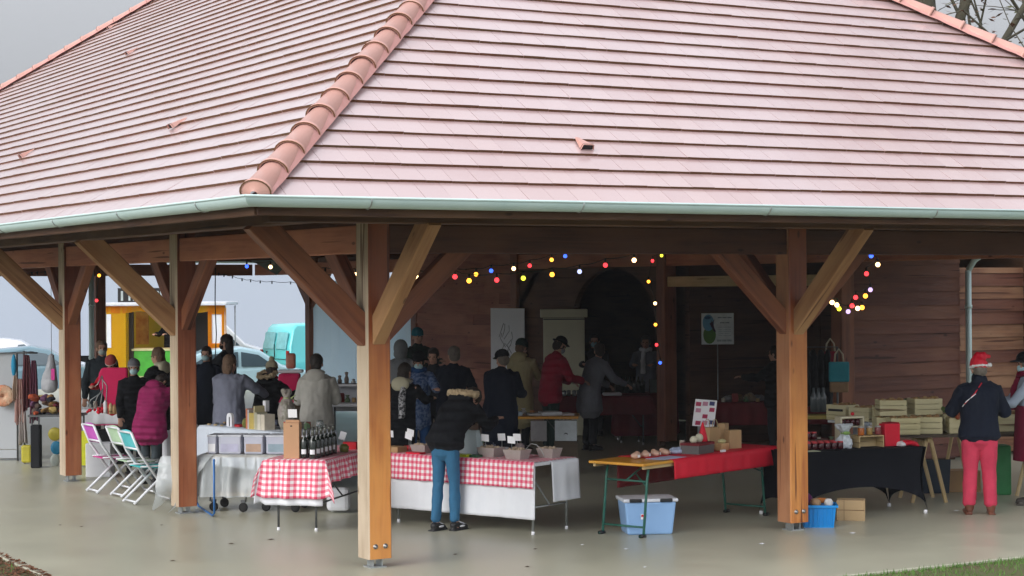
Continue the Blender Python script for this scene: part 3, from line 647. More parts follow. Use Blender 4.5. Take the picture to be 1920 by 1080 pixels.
b = MB(); b.box((-.25, .25, .55), (1.3, .04, .75)); b.build('counter_front', mat('green_panel', (.07, .42, .04), .5), ST)
for zz in (.93, .2):
    b = MB(); b.box((-.25, .22, zz), (1.42, .03, .05)); b.build('trim', mat('cream_trim', (.6, .6, .3), .5), ST)
b = MB(); b.box((-.86, 1.2, 1.5), (.35, .05, .9)); b.build('poster', mat('brown_poster', (.30, .13, .05), .5, (.5, .35, .12), 5), ST)
b = MB(); b.box((-.98, .3, 1.0), (.12, .14, 2.0)); b.build('dark_post', M_blackp, ST)
b = MB(); b.box((.62, 1.4, 1.45), (.75, .3, 1.3)); b.build('dark_shelf', M_blackp, ST)
sg = MB(); sg.box((0, 0, .19), (1.55, .06, .38)); 
SG = sg.build('sign_board', M_blackp, ST, loc=(-.52, .1, 2.22))
k = MB()
for x, w, h in ((-.68, .10, .30),): k.box((x, -.035, .17), (w, .01, h))
def letter(strokes, x, mb):
    for cx, cz, w, h in strokes: mb.box((x + cx, -.036, cz), (w, .012, h))
k.v.clear(); k.f.clear(); k.mi.clear(); k.uv.clear(); k.sm.clear()
for x in (-.66, -.08, .12, .40, .62): k.box((x, -.036, .17), (.06, .012, .26))
for x in (-.40, .26): letter([(-.06, .15, .05, .22), (.06, .15, .05, .22), (0, .27, .14, .05), (0, .14, .12, .04)], x, k)
LM = mat('sign_grey', (.45, .52, .52), .5)
for q in range(0, len(k.f), 6):
    m_ = MB(); m_.add(k.v[q // 6 * 8:q // 6 * 8 + 8], [(3, 2, 1, 0), (4, 5, 6, 7), (0, 1, 5, 4), (1, 2, 6, 5), (2, 3, 7, 6), (3, 0, 4, 7)]); m_.build('letter_stroke', LM, SG)
k = MB(); k.ell((-.38, 0, .40), (.22, .04, .14)); k.ell((.72, 0, .42), (.2, .04, .2)); k.build('ornament', M_blackp, SG)
# ---------------------------------------------------------------- translucent sheet between far posts
M_sheet = mat('pale_blue_sheet', (.66, .84, .95), .45, (.58, .78, .92), 1.2, .7, bump=.3, bscale=3, transl=.65)
def sheet_hang():
    P = []; uv = []
    for i in range(41):
        r = []
        y = 22.85 - i * (22.85 - 18.0) / 40
        for j in range(13):
            z = 2.72 - j * 2.35 / 12
            r.append((9.62 + .03 * sin(i * .7 + j * .3) + .02 * sin(i * 1.9), y, z + .03 * sin(i * .5) * (j == 12)))
        P.append(r)
    g = MB(); g.grid(P); return g.build('plastic_sheet', M_sheet, label='pale blue plastic sheet hung between the far posts', cat='sheet')
sheet_hang()
# bare tree behind the roof at the right
def tree(name, label, base, H, seed, lean=0, leaves=600):
    rnd = random.Random(seed); t = thing(name, label, 'tree', base); tr = MB(); tips = []
    def limb(p, d, ln, r, lv):
        n = 5; pts = [p]; q = Vector(p); dd = Vector(d)
        for k in range(n):
            dd = (dd + Vector((rnd.gauss(0, .13), rnd.gauss(0, .13), rnd.gauss(.02, .06)))).normalized(); q = q + dd * ln / n; pts.append(q.copy())
        r1 = r * (.62 if lv == 0 else .45)
        tr.tube(pts, [r + (r1 - r) * k / n for k in range(n + 1)], 8 if lv < 2 else 5, caps=False)
        if lv >= 2: tips.extend(pts[2:])
        if lv >= 4 or r < .009: return
        for k in range(rnd.choice((3, 4)) if lv else 9):
            i = rnd.randint(2, n); a = rnd.uniform(0, 6.28); sp = rnd.uniform(.45, .95)
            side = dd.cross(Vector((cos(a), sin(a), .3))).normalized()
            limb(pts[i], (dd * cos(sp) + side * sin(sp)).normalized(), ln * rnd.uniform(.5, .72), max(r1 * rnd.uniform(.5, .8), .009), lv + 1)
    limb(Vector((0, 0, 0)), Vector((lean, 0, 1)), H * .62, H * .017, 0)
    tr.build('trunk', mat('bark', (.10, .09, .06), .9, (.06, .06, .045), 3, bump=.5, bscale=15), t)
    lf = MB()
    for k in range(leaves):
        q = rnd.choice(tips) + Vector((rnd.gauss(0, .18), rnd.gauss(0, .18), rnd.gauss(0, .18))); a, c = rnd.uniform(0, 6.28), rnd.uniform(-1, 1); s = rnd.uniform(.04, .09)
        u = Vector((cos(a), sin(a), c * .6)).normalized() * s; w = Vector((-sin(a), cos(a), rnd.uniform(-.6, .6))).normalized() * s * .6
        lf.add([q + u, q + w, q - u, q - w], [(0, 1, 2, 3)], rnd.choice((0, 0, 1)))
    lf.build('crown', [mat('dry_leaf', (.16, .075, .045), .8, (.10, .05, .03), 5), mat('dull_leaf', (.09, .09, .04), .8)], t)
    return t
tree('bare_tree', 'tall nearly bare tree with few brown leaves, nearest the roof hip', wp(1800, 34), 14, 5, leaves=5200)
tree('bare_tree', 'thick trunked bare tree with reddish leaves, middle of the three at the top right', wp(1872, 33), 14, 11, leaves=5200)
tree('bare_tree', 'slender bare tree at the right edge of the picture above the roof hip', wp(1915, 37), 15, 23, leaves=4200)
# ================================================================ people
def loft(mb, secs, xaxis=(1, 0, 0), seg=14):
    """closed tube through (centre, rx, ry) sections, elliptical"""
    xa = Vector(xaxis).normalized(); n = len(secs); C = [Vector(s[0]) for s in secs]; rows = []
    for i in range(n):
        t = (C[min(i + 1, n - 1)] - C[max(i - 1, 0)]).normalized(); x = (xa - t * xa.dot(t)).normalized(); y = t.cross(x)
        rows.append((C[i], x, y, t))
    vs = []; R = []
    c, x, y, t = rows[0]; R.append((c - t * min(secs[0][1], secs[0][2]) * .6, x, y, secs[0][1] * .55, secs[0][2] * .55))
    for (c, x, y, t), s in zip(rows, secs): R.append((c, x, y, s[1], s[2]))
    c, x, y, t = rows[-1]; R.append((c + t * min(secs[-1][1], secs[-1][2]) * .6, x, y, secs[-1][1] * .55, secs[-1][2] * .55))
    for c, x, y, a, b_ in R:
        for k in range(seg): th = 2 * pi * k / seg; vs.append(c + x * a * cos(th) + y * b_ * sin(th))
    m = len(R); fs = [(i * seg + k, i * seg + (k + 1) % seg, (i + 1) * seg + (k + 1) % seg, (i + 1) * seg + k) for i in range(m - 1) for k in range(seg)]
    fs += [tuple(range(seg))[::-1], tuple((m - 1) * seg + k for k in range(seg))]
    mb.add(vs, fs)
def cap(mb, a, b_, ra, rb, seg=10): loft(mb, [(a, ra, ra), (Vector(a).lerp(Vector(b_), .5), (ra + rb) / 2, (ra + rb) / 2), (b_, rb, rb)], (1, 0.01, 0) if abs((Vector(b_) - Vector(a)).normalized().x) < .9 else (0, 1, 0), seg)
def remesh(mb, name, m, parent, vox=.014, smooth=4, fold=0.0, fs=6.0, label=None):
    me0 = mb.mesh('tmp', []); o = bpy.data.objects.new('tmp', me0); COL.objects.link(o)
    r = o.modifiers.new('r', 'REMESH'); r.mode = 'VOXEL'; r.voxel_size = vox
    s = o.modifiers.new('s', 'SMOOTH'); s.iterations = smooth; s.factor = .5
    dg = bpy.context.evaluated_depsgraph_get(); me = bpy.data.meshes.new_from_object(o.evaluated_get(dg))
    bpy.data.objects.remove(o); bpy.data.meshes.remove(me0); me.name = name
    if fold:
        n = len(me.vertices); co = np.empty(n * 3); me.vertices.foreach_get('co', co); co = co.reshape(-1, 3); nn = np.empty(n * 3); me.vertices.foreach_get('normal', nn); nn = nn.reshape(-1, 3)
        off = random.random() * 20
        d = np.array([noise.noise(Vector((p[0] * fs + off, p[1] * fs, p[2] * fs * .55))) + .5 * noise.noise(Vector((p[0] * fs * 2.3, p[1] * fs * 2.3 + off, p[2] * fs * 1.6))) for p in co])
        co = co + nn * (d * fold)[:, None]; me.vertices.foreach_set('co', co.ravel()); me.update()
    me.materials.clear(); me.materials.append(m); me.polygons.foreach_set('use_smooth', [True] * len(me.polygons))
    ob = bpy.data.objects.new(name, me); COL.objects.link(ob); ob.parent = parent
    if label: ob['label'] = label
    return ob
M_skin = mat('skin', (.50, .29, .21), .55, (.44, .24, .17), 9, spec=.3)
M_mask = mat('pale_blue_mask', (.45, .68, .74), .7); M_hair1 = mat('dark_hair', (.03, .02, .015), .6, (.015, .01, .008), 30, bump=.4, bscale=80); M_hair2 = mat('brown_hair', (.17, .10, .06), .6, (.10, .06, .035), 30, bump=.4, bscale=80); M_hair3 = mat('grey_hair', (.17, .145, .12), .6, (.10, .085, .07), 30, bump=.4, bscale=80)
M_fur = mat('cream_fur', (.56, .44, .28), .9, (.42, .31, .19), 40, bump=.9, bscale=90); M_eye = mat('eye_dark', (.02, .015, .012), .2); M_lip_ = mat('lip_tone', (.40, .15, .13), .6)
M_shoe = mat('dark_shoe', (.02, .02, .022), .5)
def cloth(name, c, rough=.85, quilt=0): return mat(name, c, rough, tuple(x * .8 for x in c), 7, .6, bump=.2, bscale=18, spec=.2, quilt=quilt)
def person(label, base, face, H=1.7, lean=0, headp=0, heady=0, headroll=0, arms=((15, 8, 35), (15, 8, 35)), coat=None, hem=.78, bulk=1.0, trousers=None, shoes=None, hair=None, hairlen=0, hat=None, mask=None, hood=None, fur=None, collar=None, stag=0.0, spread=.0, shoe_m=None, scarf=None, extra=None, vox=.011, knee=0.0, apron=None, skirt=0, legw=1.0):
    """facing +y; arms = (left, right) of (forward angle, outward angle, elbow bend)"""
    s = H / 1.7; t = thing('person', label, 'person', base, rz(face)); V = lambda x, y, z: Vector((x, y, z)) * s
    ln = RAD(lean); sp = Vector((0, sin(ln), cos(ln))); spm = Vector((0, sin(ln * .6), cos(ln * .6)))
    pel = V(0, 0, .92); waist = pel + spm * .16 * s; chest = waist + sp * .20 * s; nb = waist + sp * .36 * s; sh = waist + sp * .315 * s
    hd = Vector((0, sin(ln * .7 + RAD(headp) * .6), cos(ln * .7 + RAD(headp) * .6))); hc = nb + hd * .155 * s
    HM = (Matrix.Rotation(RAD(heady), 3, 'Z') @ Matrix.Rotation(-(ln * .5 + RAD(headp)), 3, 'X') @ Matrix.Rotation(RAD(headroll), 3, 'Y'))
    fwd = sp.cross(Vector((1, 0, 0))) * -1
    B = MB(); J = {}
    # trunk and neck
    loft(B, [(pel - Vector((0, 0, .03)) * s, .15 * s, .10 * s), (waist, .125 * s, .085 * s), (chest, .15 * s, .10 * s), (sh, .15 * s, .085 * s), (nb, .06 * s, .06 * s)])
    cap(B, nb - sp * .03 * s, hc - hd * .05 * s, .058 * s, .052 * s)
    HH = lambda x, y, z: hc + HM @ (Vector((x, y, z)) * s)
    B.ell(HH(0, -.008, .028), tuple(q * s for q in (.076, .096, .095)), HM); B.ell(HH(0, .025, -.05), tuple(q * s for q in (.056, .068, .068)), HM)
    B.ell(HH(0, .045, -.088), tuple(q * s for q in (.034, .036, .028)), HM)
    B.ell(HH(0, .094, -.025), tuple(q * s for q in (.014, .022, .016)), HM, 8, 6); B.ell(HH(0, .083, -.003), tuple(q * s for q in (.011, .014, .026)), HM, 8, 6)
    for sg in (-1, 1):
        B.ell(HH(sg * .078, -.006, -.015), tuple(q * s for q in (.011, .02, .032)), HM, 8, 6); B.ell(HH(sg * .032, .072, .024), tuple(q * s for q in (.026, .014, .010)), HM, 8, 6)
        B.ell(HH(sg * .038, .06, -.035), tuple(q * s for q in (.024, .02, .02)), HM, 8, 6)
    # arms with hands
    for i, sg in ((0, -1), (1, 1)):
        fa, ou, el = arms[i]; S0 = sh + Vector((sg * .175 * s, 0, 0)) - sp * .02 * s
        def dirn(f, o_): f = RAD(f); o_ = RAD(o_); v = Vector((0, sin(f), -cos(f))); return (v * cos(o_) + Vector((sg, 0, 0)) * sin(o_)).normalized()
        E = S0 + dirn(fa, ou) * .29 * s; fd = dirn(fa + el, ou * .2 - (12 if el > 30 else 0)); Wr = E + fd * .245 * s
        cap(B, S0, E, .052 * s, .040 * s); cap(B, E, Wr, .040 * s, .026 * s)
        # hand
        side = Vector((1, 0, 0)); pn = fd.cross(side).normalized()      # palm normal
        side = pn.cross(fd).normalized(); Pm = Wr + fd * .05 * s
        R = Matrix((side, pn, fd)).transposed(); B.ell(Pm, (.040 * s, .016 * s, .052 * s), R, 10, 8)
        for q, (ox, l) in enumerate(((-.030, .068), (-.010, .078), (.010, .074), (.030, .058))):
            a = Wr + fd * .088 * s + side * ox * s; b1 = a + (fd * .9 + side * ox * 1.2 + pn * .28).normalized() * l * .5 * s; c1 = b1 + (fd * .7 + pn * .75).normalized() * l * .5 * s
            cap(B, a, b1, .0095 * s, .009 * s, 6); cap(B, b1, c1, .009 * s, .0078 * s, 6)
        a = Wr + fd * .03 * s - side * sg * .034 * s; b1 = a + (fd * .7 - side * sg * .8 + pn * .3).normalized() * .036 * s; cap(B, a, b1, .012 * s, .0105 * s, 6); cap(B, b1, b1 + (fd * .95 + pn * .35).normalized() * .028 * s, .0105 * s, .009 * s, 6)
        J[i] = (S0, E, Wr, fd)
    # legs
    legs = []
    for sg in (-1, 1):
        hp = V(sg * .085, 0, .90); fy = sg * stag; kn = V(sg * (.085 + spread * .5), fy * .45 + .02 + knee, .49); an = V(sg * (.085 + spread), fy, .085)
        cap(B, hp, kn, .080 * s, .052 * s); cap(B, kn, an, .050 * s, .036 * s); loft(B, [(an + V(0, -.03, -.04), .03 * s, .035 * s), (an + V(sg * .01, .06, -.05), .036 * s, .028 * s), (an + V(sg * .02, .13, -.06), .036 * s, .018 * s)]); legs.append((hp, kn, an))
    body = remesh(B, 'body', M_skin, t, vox=vox * .8, smooth=2)
    # trousers
    tm = trousers or cloth('charcoal_trousers', (.03, .033, .04)); T = MB()
    lw = legw * s; loft(T, [(V(0, -.005, .80), .145 * lw, .115 * lw), (V(0, -.01, .90), .165 * lw, .125 * lw), (V(0, 0, .98), .15 * lw, .105 * lw)])
    for hp, kn, an in legs:
        sx = 1 if hp.x > 0 else -1
        loft(T, [(hp - V(0, .005, -.01), .092 * lw, .108 * lw), (hp.lerp(kn, .35), .088 * lw, .098 * lw), (kn, .066 * lw, .072 * lw), (kn.lerp(an, .4), .064 * lw, .072 * lw), (an + V(0, -.005, .03), .060 * lw, .068 * lw)], seg=12)
    remesh(T, 'trousers', tm, t, vox=vox, smooth=3, fold=.010, fs=9)
    for (hp, kn, an) in legs:
        F = MB(); sx = 1 if hp.x > 0 else -1
        loft(F, [(an + V(0, -.045, -.035), .038 * s, .040 * s), (an + V(0, .0, -.02), .044 * s, .045 * s), (an + V(sx * .01, .07, -.045), .047 * s, .034 * s), (an + V(sx * .02, .15, -.055), .045 * s, .026 * s)], seg=10)
        if shoes == 'boots': loft(F, [(an + V(0, -.02, -.02), .05 * s, .05 * s), (an + V(0, -.02, .09), .056 * s, .06 * s)])
        F.box(an + V(sx * .01, .05, -.078), (.085 * s, .25 * s, .014)); sh_ = remesh(F, 'shoe', shoe_m or M_shoe, t, vox=vox * .9, smooth=2)
        if shoes == 'trainers':
            st = MB()
            for q in range(4): st.ell(an + V(sx * .015, .04 + q * .028, .0 - q * .009), (.026 * s, .004 * s, .012 * s), None, 8, 5)
            st.ell(an + V(sx * .058, .05, -.04), (.006 * s, .05 * s, .012 * s), None, 8, 5); st.ell(an + V(-sx * .038, .05, -.04), (.006 * s, .05 * s, .012 * s), None, 8, 5); st.build('stripe', M_paper, sh_)
    # coat
    if coat:
        Cm = MB(); bk = bulk; hz = hem
        secs = [(V(0, .0, hz), (.19 + skirt) * s * bk, (.15 + skirt) * s * bk)]
        if hz < .8: secs.append((V(0, 0, .86), (.185 + skirt * .4) * s * bk, (.155 + skirt * .3) * s * bk))
        secs += [(pel + spm * .05 * s, .178 * s * bk, .142 * s * bk), (waist, .168 * s * bk, .135 * s * bk), (chest, .185 * s * bk, .142 * s * bk), (sh - sp * .01 * s, .185 * s * bk, .12 * s * bk), (nb - sp * .005 * s, .095 * s * bk, .088 * s * bk), (nb + sp * .03 * s, .070 * s, .072 * s)]
        secs = [q for q in secs if q[0].z >= hz * s - .001 or lean > 30]
        loft(Cm, secs, seg=18)
        for i in (0, 1):
            S0, E, Wr, fd = J[i]; loft(Cm, [(S0.lerp(sh, .35), .072 * s * bk, .08 * s * bk), (S0, .068 * s * bk, .075 * s * bk), (S0.lerp(E, .5), .062 * s * bk, .064 * s * bk), (E, .058 * s * bk, .060 * s * bk), (E.lerp(Wr, .5), .053 * s * bk, .055 * s * bk), (Wr, .044 * s * bk, .046 * s * bk)], (1, .1, 0), 12)
        if collar: loft(Cm, [(nb - sp * .02 * s, .09 * s, .09 * s), (nb + sp * .07 * s, .082 * s, .085 * s)])
        remesh(Cm, 'coat', coat, t, vox=vox * 1.05, smooth=3, fold=.014 * (1 if bk < 1.15 else 1.5), fs=7)
    bkv = -fwd if fwd.y > 0 else fwd
    if hood:
        h = MB(); q = nb + bkv * .10 * s + sp * -.01 * s; R = Matrix.Rotation(-ln, 3, 'X')
        if hood[0] == 'up':
            h = MB(); h.ell(HH(0, -.022, .02), tuple(w * s for w in (.108, .118, .135)), HM); h.ell(HH(0, -.03, -.07), tuple(w * s for w in (.105, .105, .09)), HM)
            remesh(h, 'hood', hood[1], t, vox=vox, smooth=3, fold=.006)
        else:
            h.ell(q, (.135 * s, .065 * s, .10 * s), R); h.ell(q + sp * .05 * s - bkv * .06 * s, (.125 * s, .09 * s, .045 * s), R); remesh(h, 'hood', hood[1], t, vox=vox, smooth=3, fold=.006)
        if fur:
            f = MB(); ring = []
            for k in range(19):
                a = pi * 2 * k / 18
                ring.append(nb + Vector((cos(a) * .155, 0, 0)) * s + (bkv * (.075 + .085 * sin(a)) + sp * (.075 - .06 * sin(a))) * s if hood[0] != 'up' else HH(cos(a) * .10, .06, .02 + sin(a) * .13))
            f.tube(ring, .036 * s, 8, caps=False); remesh(f, 'fur_trim', fur, t, vox=vox, smooth=2, fold=.022, fs=40)
    if hair:
        h = MB(); h.ell(HH(0, -.016, .038 if not hat else .0), tuple(q * s for q in ((.088, .103, .098) if not hat else (.084, .098, .07))), HM, 16, 12)
        if hairlen: h.ell(HH(0, -.05, -.04 - hairlen * .3), tuple(q * s for q in (.085, .062, .09 + hairlen * .6)), HM)
        h.ell(HH(0, -.045, -.02), tuple(q * s for q in (.078, .07, .075)), HM)
        # keep the face clear
        keep = MB(); ho = remesh(h, 'hair', hair, t, vox=vox * .8, smooth=2, fold=.007, fs=28)
        inv = HM.inverted()
        for v in ho.data.vertices:
            q = inv @ (v.co - hc)
            if q.y > .055 * s and q.z < .055 * s and abs(q.x) < .075 * s: v.co = hc + HM @ Vector((q.x, .05 * s, q.z))
    if hat:
        kind, hm = hat[0], hat[1]; h = MB()
        if kind in ('beanie', 'striped', 'bobble'):
            h.ell(HH(0, -.012, .062), tuple(q * s for q in (.094, .108, .092)), HM); h.ell(HH(0, -.01, .035), tuple(q * s for q in (.098, .110, .034)), HM)
            if kind == 'bobble': h.ell(HH(0, -.06, .16), .04 * s)
            ho = remesh(h, 'hat', hm, t, vox=vox * .8, smooth=2, fold=.004, fs=20)
            if len(hat) > 2:
                h = MB(); h.ell(HH(0, -.01, .032), tuple(q * s for q in (.101, .113, .017)), HM); h.build('hat_band', hat[2], ho)
        elif kind == 'cap':
            h.ell(HH(0, -.008, .06), tuple(q * s for q in (.096, .112, .082)), HM); h.ell(HH(0, .10, .045), tuple(q * s for q in (.075, .085, .013)), HM); remesh(h, 'cap', hm, t, vox=vox * .8, smooth=1)
        elif kind == 'wide':
            h.ell(HH(0, -.005, .075), tuple(q * s for q in (.085, .10, .075)), HM); h.ell(HH(0, 0, .045), tuple(q * s for q in (.14, .15, .012)), HM); remesh(h, 'hat', hm, t, vox=vox * .8, smooth=1)
        elif kind == 'santa':
            loft(h, [(HH(0, -.01, .03), .10 * s, .112 * s), (HH(.01, -.02, .09), .094 * s, .098 * s), (HH(.03, -.02, .135), .078 * s, .07 * s), (HH(.075, -.03, .145), .045 * s, .045 * s), (HH(.12, -.04, .135), .022 * s, .022 * s)], (1, 0, 0))
            ho = remesh(h, 'santa_hat', hm, t, vox=vox * .8, smooth=2, fold=.006, fs=12)
            h = MB(); h.ell(HH(0, -.01, .028), tuple(q * s for q in (.110, .122, .026)), HM); h.ell(HH(.10, -.085, .035), .026 * s); remesh(h, 'hat_trim', cloth('white_fluff', (.8, .8, .82)), ho, vox=vox * .8, smooth=1, fold=.008, fs=40)
    if mask:
        h = MB(); h.ell(HH(0, .052, -.052), tuple(q * s for q in (.062, .060, .052)), HM); h.ell(HH(0, .088, -.035), tuple(q * s for q in (.022, .022, .03)), HM); ho = remesh(h, 'face_mask', mask, t, vox=vox * .7, smooth=2)
    for sg in (-1, 1):
        h = MB(); h.ell(HH(sg * .031, .083, .008), tuple(q * s for q in (.013, .007, .008)), HM, 8, 6); h.build('eye', M_eye, t)
    if not mask: h = MB(); h.ell(HH(0, .089, -.068), tuple(q * s for q in (.023, .006, .006)), HM, 8, 6); h.build('mouth', M_lip_, t)
    if scarf:
        h = MB(); ring = [nb + sp * .035 * s + Vector((cos(a) * .088, sin(a) * .095, .012 * sin(3 * a))) * s for a in [pi * 2 * k / 14 for k in range(15)]]; h.tube(ring, .034 * s, 8)
        if len(scarf) > 1: x = scarf[1]; h.tube([nb + Vector((x, .10, .0)) * s, chest + Vector((x * 1.1, .165 * bulk, 0)) * s, waist + Vector((x, .175 * bulk, -.02)) * s], [.035 * s, .042 * s, .045 * s], 8)
        if len(scarf) > 2: x = scarf[2]; h.tube([nb + Vector((x, -.10, .0)) * s, chest + Vector((x * 1.3, -.165 * bulk, 0)) * s, waist + Vector((x * 1.6, -.165 * bulk, -.08)) * s], [.035 * s, .045 * s, .048 * s], 8)
        remesh(h, 'scarf', scarf[0], t, vox=vox, smooth=2, fold=.012, fs=16)
    if apron:
        h = MB(); P = []
        for i in range(13):
            a = RAD(-80 + 160 * i / 12); P.append([Vector((sin(a) * (.205 + .03 * j) * s * bulk, cos(a) * (.175 + .03 * j) * s * bulk + .0, (1.12 - .62 * j) * s)) for j in (0, .5, 1)])
        h.grid(P); h.build('apron', apron, t)
    if extra: extra(t, J, HH, V, s, sp, nb, chest, waist, bkv)
    return t
NTH = ('first', 'second', 'third', 'fourth', 'fifth', 'sixth', 'seventh', 'eighth', 'ninth')
# ================================================================ tables
class Fr:                                     # a table frame: local x right, y back, z up
    def __init__(s, o, deg): s.o = Vector(o); s.x = vdir(deg); s.y = Vector((-s.x.y, s.x.x, 0)); s.r = atan2(s.x.y, s.x.x)
    def __call__(s, x, y, z=0): return s.o + s.x * x + s.y * y + UP * z
def drape(Lx, Ly, z, front=0, back=0, left=0, right=0, rip=.014, flare=.06, st=.03, seed=1):
    """cloth over a top [0,Lx]x[0,Ly]; returns MB with cloth-space UV"""
    us = list(np.arange(-left, Lx + right + 1e-6, st)); vs = list(np.arange(-front, Ly + back + 1e-6, st)); P = []; U = []
    if us[-1] < Lx + right - .005: us.append(Lx + right)
    for u in us:
        r = []; q = []
        for v in vs:
            dx = max(-u, u - Lx, 0); dy = max(-v, v - Ly, 0); x = min(max(u, 0), Lx); y = min(max(v, 0), Ly)
            dz = max(dx, dy) if not (dx and dy) else hypot(dx, dy) * .93
            k = dz
            w = rip * min(1, k / .12) * (sin((v if dx > dy else u) * 21 + seed) + .6 * sin((v if dx > dy else u) * 37 + seed * 2.1))
            sx_ = -1 if u < 0 else 1; sy_ = -1 if v < 0 else 1
            if dx: x += sx_ * (.008 + flare * k + (w if not dy else 0) + (min(dx, dy) * .35))
            if dy: y += sy_ * (.008 + flare * k + (w if not dx else 0) + (min(dx, dy) * .35))
            r.append((x, y, z - dz + .0015 * noise.noise(Vector((u * 6, v * 6, seed))) + .002)); q.append((u, v))
        P.append(r); U.append(q)
    g = MB(); g.grid(P, uv=U); return g
def thick(o, t=.003):
    m = o.modifiers.new('s', 'SOLIDIFY'); m.thickness = t; m.offset = 1; return o
def lay(o, F): o.location = F.o; o.rotation_euler = (0, 0, F.r); return o
def folding_table(F, Lx, Ly, z, label, group=None, top=M_whitem, leg=M_grey, inset=.12, name='folding_table'):
    t = thing(name, label, 'table', F.o, F.r, group)
    b = MB(); b.box((Lx / 2, Ly / 2, z - .02), (Lx, Ly, .036)); b.build('tabletop', top, t, bevel=.006)
    for x in (inset, Lx - inset):
        for y in (.07, Ly - .07):
            g = MB(); g.tube([(x, y, z - .04), (x, y, .01)], .013, 8); g.lathe([(.018, 0), (.018, .03), (.013, .035)], (x, y, 0), 8, 1); g.build('leg', [leg, M_paper], t)
        g = MB(); g.tube([(x, .07, .28), (x, Ly - .07, .28)], .010, 6); g.build('crossbar', leg, t)
        g = MB(); xx = x + (.35 if x < Lx / 2 else -.35); g.tube([(x, Ly / 2, .28), (xx, Ly / 2, z - .04)], .009, 6); g.build('strut', leg, t)
    return t
F1 = Fr(gp(493, 862, .75), 104); F1.o.z = 0
folding_table(F1, .68, 1.85, .75, 'dark legged folding table end-on under the gingham left of the corner post', 'gingham-covered folding tables', inset=.13)
o = lay(drape(.68, 1.85, .752, front=.40, back=.05, left=.14, right=.24, seed=2, flare=.14, rip=.022).build('tablecloth', M_ging, label='red and white gingham cloth left of the corner post, hanging low at its near end', cat='tablecloth', group='gingham tablecloths'), F1); thick(o)
o = lay(drape(.66, 1.8, .745, front=.47, left=.16, right=.0, seed=2, flare=.05).build('under_cloth', M_white, label='white cloth showing below the gingham at the left table', cat='tablecloth'), F1); thick(o)
F2 = Fr(gp(1000, 868, .75) - vdir(128) * 2.0, 128); F2.o.z = 0
folding_table(F2, 2.0, .72, .75, 'folding table broadside under the gingham cloth behind the figure in jeans', 'gingham-covered folding tables', leg=M_galv, inset=.08)
o = lay(drape(2.0, .72, .752, front=.27, back=.1, left=.05, right=.0, seed=4, rip=.007).build('tablecloth', M_ging, label='red and white gingham cloth right of the corner post, straight hem along the long table', cat='tablecloth', group='gingham tablecloths'), F2); thick(o)
o = lay(drape(2.0, .70, .742, front=.58, seed=5, rip=.006, flare=.02).build('under_cloth', [M_white], label='plain white cloth hanging almost to the floor under the right gingham cloth', cat='tablecloth'), Fr(F2(-.0, .02), 128)); thick(o)
o = lay(drape(.05, .48, .744, right=.42, seed=3, rip=.006, flare=.05).build('end_cloth', [M_white], label='short white cloth hanging at the right end of the gingham table', cat='tablecloth'), Fr(F2(1.96, .26), 128)); thick(o)
M_orange = wood('orange_varnish_wood', (.62, .29, .03), (.52, .22, .02), (.66, .34, .05), rough=.3, spec=.5); M_green = mat('green_tube', (.02, .12, .09), .4)
F3 = Fr(gp(1204, 870, .76), 40); F3.o.z = 0
t = thing('beer_table', 'orange varnished beer table with green folding legs, half under a red cloth', 'table', F3.o, F3.r)
b = MB(); b.box((1.3, .35, .745), (2.6, .70, .028)); b.build('tabletop', M_orange, t, bevel=.008)
b = MB(); b.box((1.3, .04, .715), (2.5, .03, .035)); b.box((1.3, .66, .715), (2.5, .03, .035)); b.build('rail', M_ply, t)
for x, sg in ((.22, 1), (2.3, -1)):
    for y in (.09, .61):
        g = MB(); g.tube([(x, y, .72), (x - sg * .03, y, .60), (x - sg * .10, y, .03), (x - sg * .10, y, .012), (x - sg * .16, y - .0, .012)], .014, 8); g.build('leg', M_green, t)
        g = MB(); g.tube([(x - sg * .16, y, .014), (x - sg * .08, y, .014)], .022, 8); g.build('foot_cap', M_blackp, t)
    for zz, dx in ((.10, .093), (.56, .035)): g = MB(); g.tube([(x - sg * dx, .09, zz), (x - sg * dx, .61, zz)], .011, 8); g.build('crossbar', M_green, t)
    g = MB(); g.tube([(x - sg * .04, .35, .56), (x + sg * .34, .35, .72)], .010, 8); g.tube([(x - sg * .03, .09, .5), (x + sg * .12, .35, .62)], .009, 6); g.build('strut', M_green, t)
M_redc = mat('bright_red_cloth', (.62, .006, .03), .6, (.56, .005, .025), 4, bump=.08, bscale=8)
o = lay(drape(2.05, .70, .762, front=.20, back=.10, seed=9, rip=.004, flare=.03).build('table_runner', M_redc, label='bright red cloth with pale stitched hem over the orange beer table', cat='tablecloth'), Fr(F3(.52, 0), 40)); thick(o)
o = lay(drape(1.9, .04, .74, front=.29, seed=6, rip=.006, flare=.0).build('under_cloth', M_dred, label='dark red cloth hanging behind the legs of the orange beer table', cat='tablecloth'), Fr(F3(.35, .60), 40)); thick(o)
# black stretch cover table
F4 = Fr(gp(1486, 978), 67.5)
t = thing('stretch_table', 'long table in a tight black stretch cover with arched sides', 'table', F4.o, F4.r)
b = MB(); Lx, Ly, Z = 1.72, .76, .74
def side(pa, pb):
    pa, pb = Vector(pa), Vector(pb); P = []
    for i in range(33):
        u = i / 32; zb = .03 + .30 * (max(0, sin(pi * u)) ** .42) * (1 if (pb - pa).length > 1 else .62); zb = .03 if i in (0, 32) else zb
        tp = pa.lerp(pb, .035 + .93 * u); bt = pa.lerp(pb, u); r = []
        for j in range(13):
            v = j / 12; z = Z + (zb - Z) * v; k = sin(pi * v) * .05 * (1 - 4 * (u - .5) ** 2 * 0)
            q = tp.lerp(bt, v ** 1.6); inn = (Vector((Lx / 2, Ly / 2, 0)) - q); inn.z = 0; r.append(q + inn.normalized() * k + UP * z)
        P.append(r)
    b.grid(P)
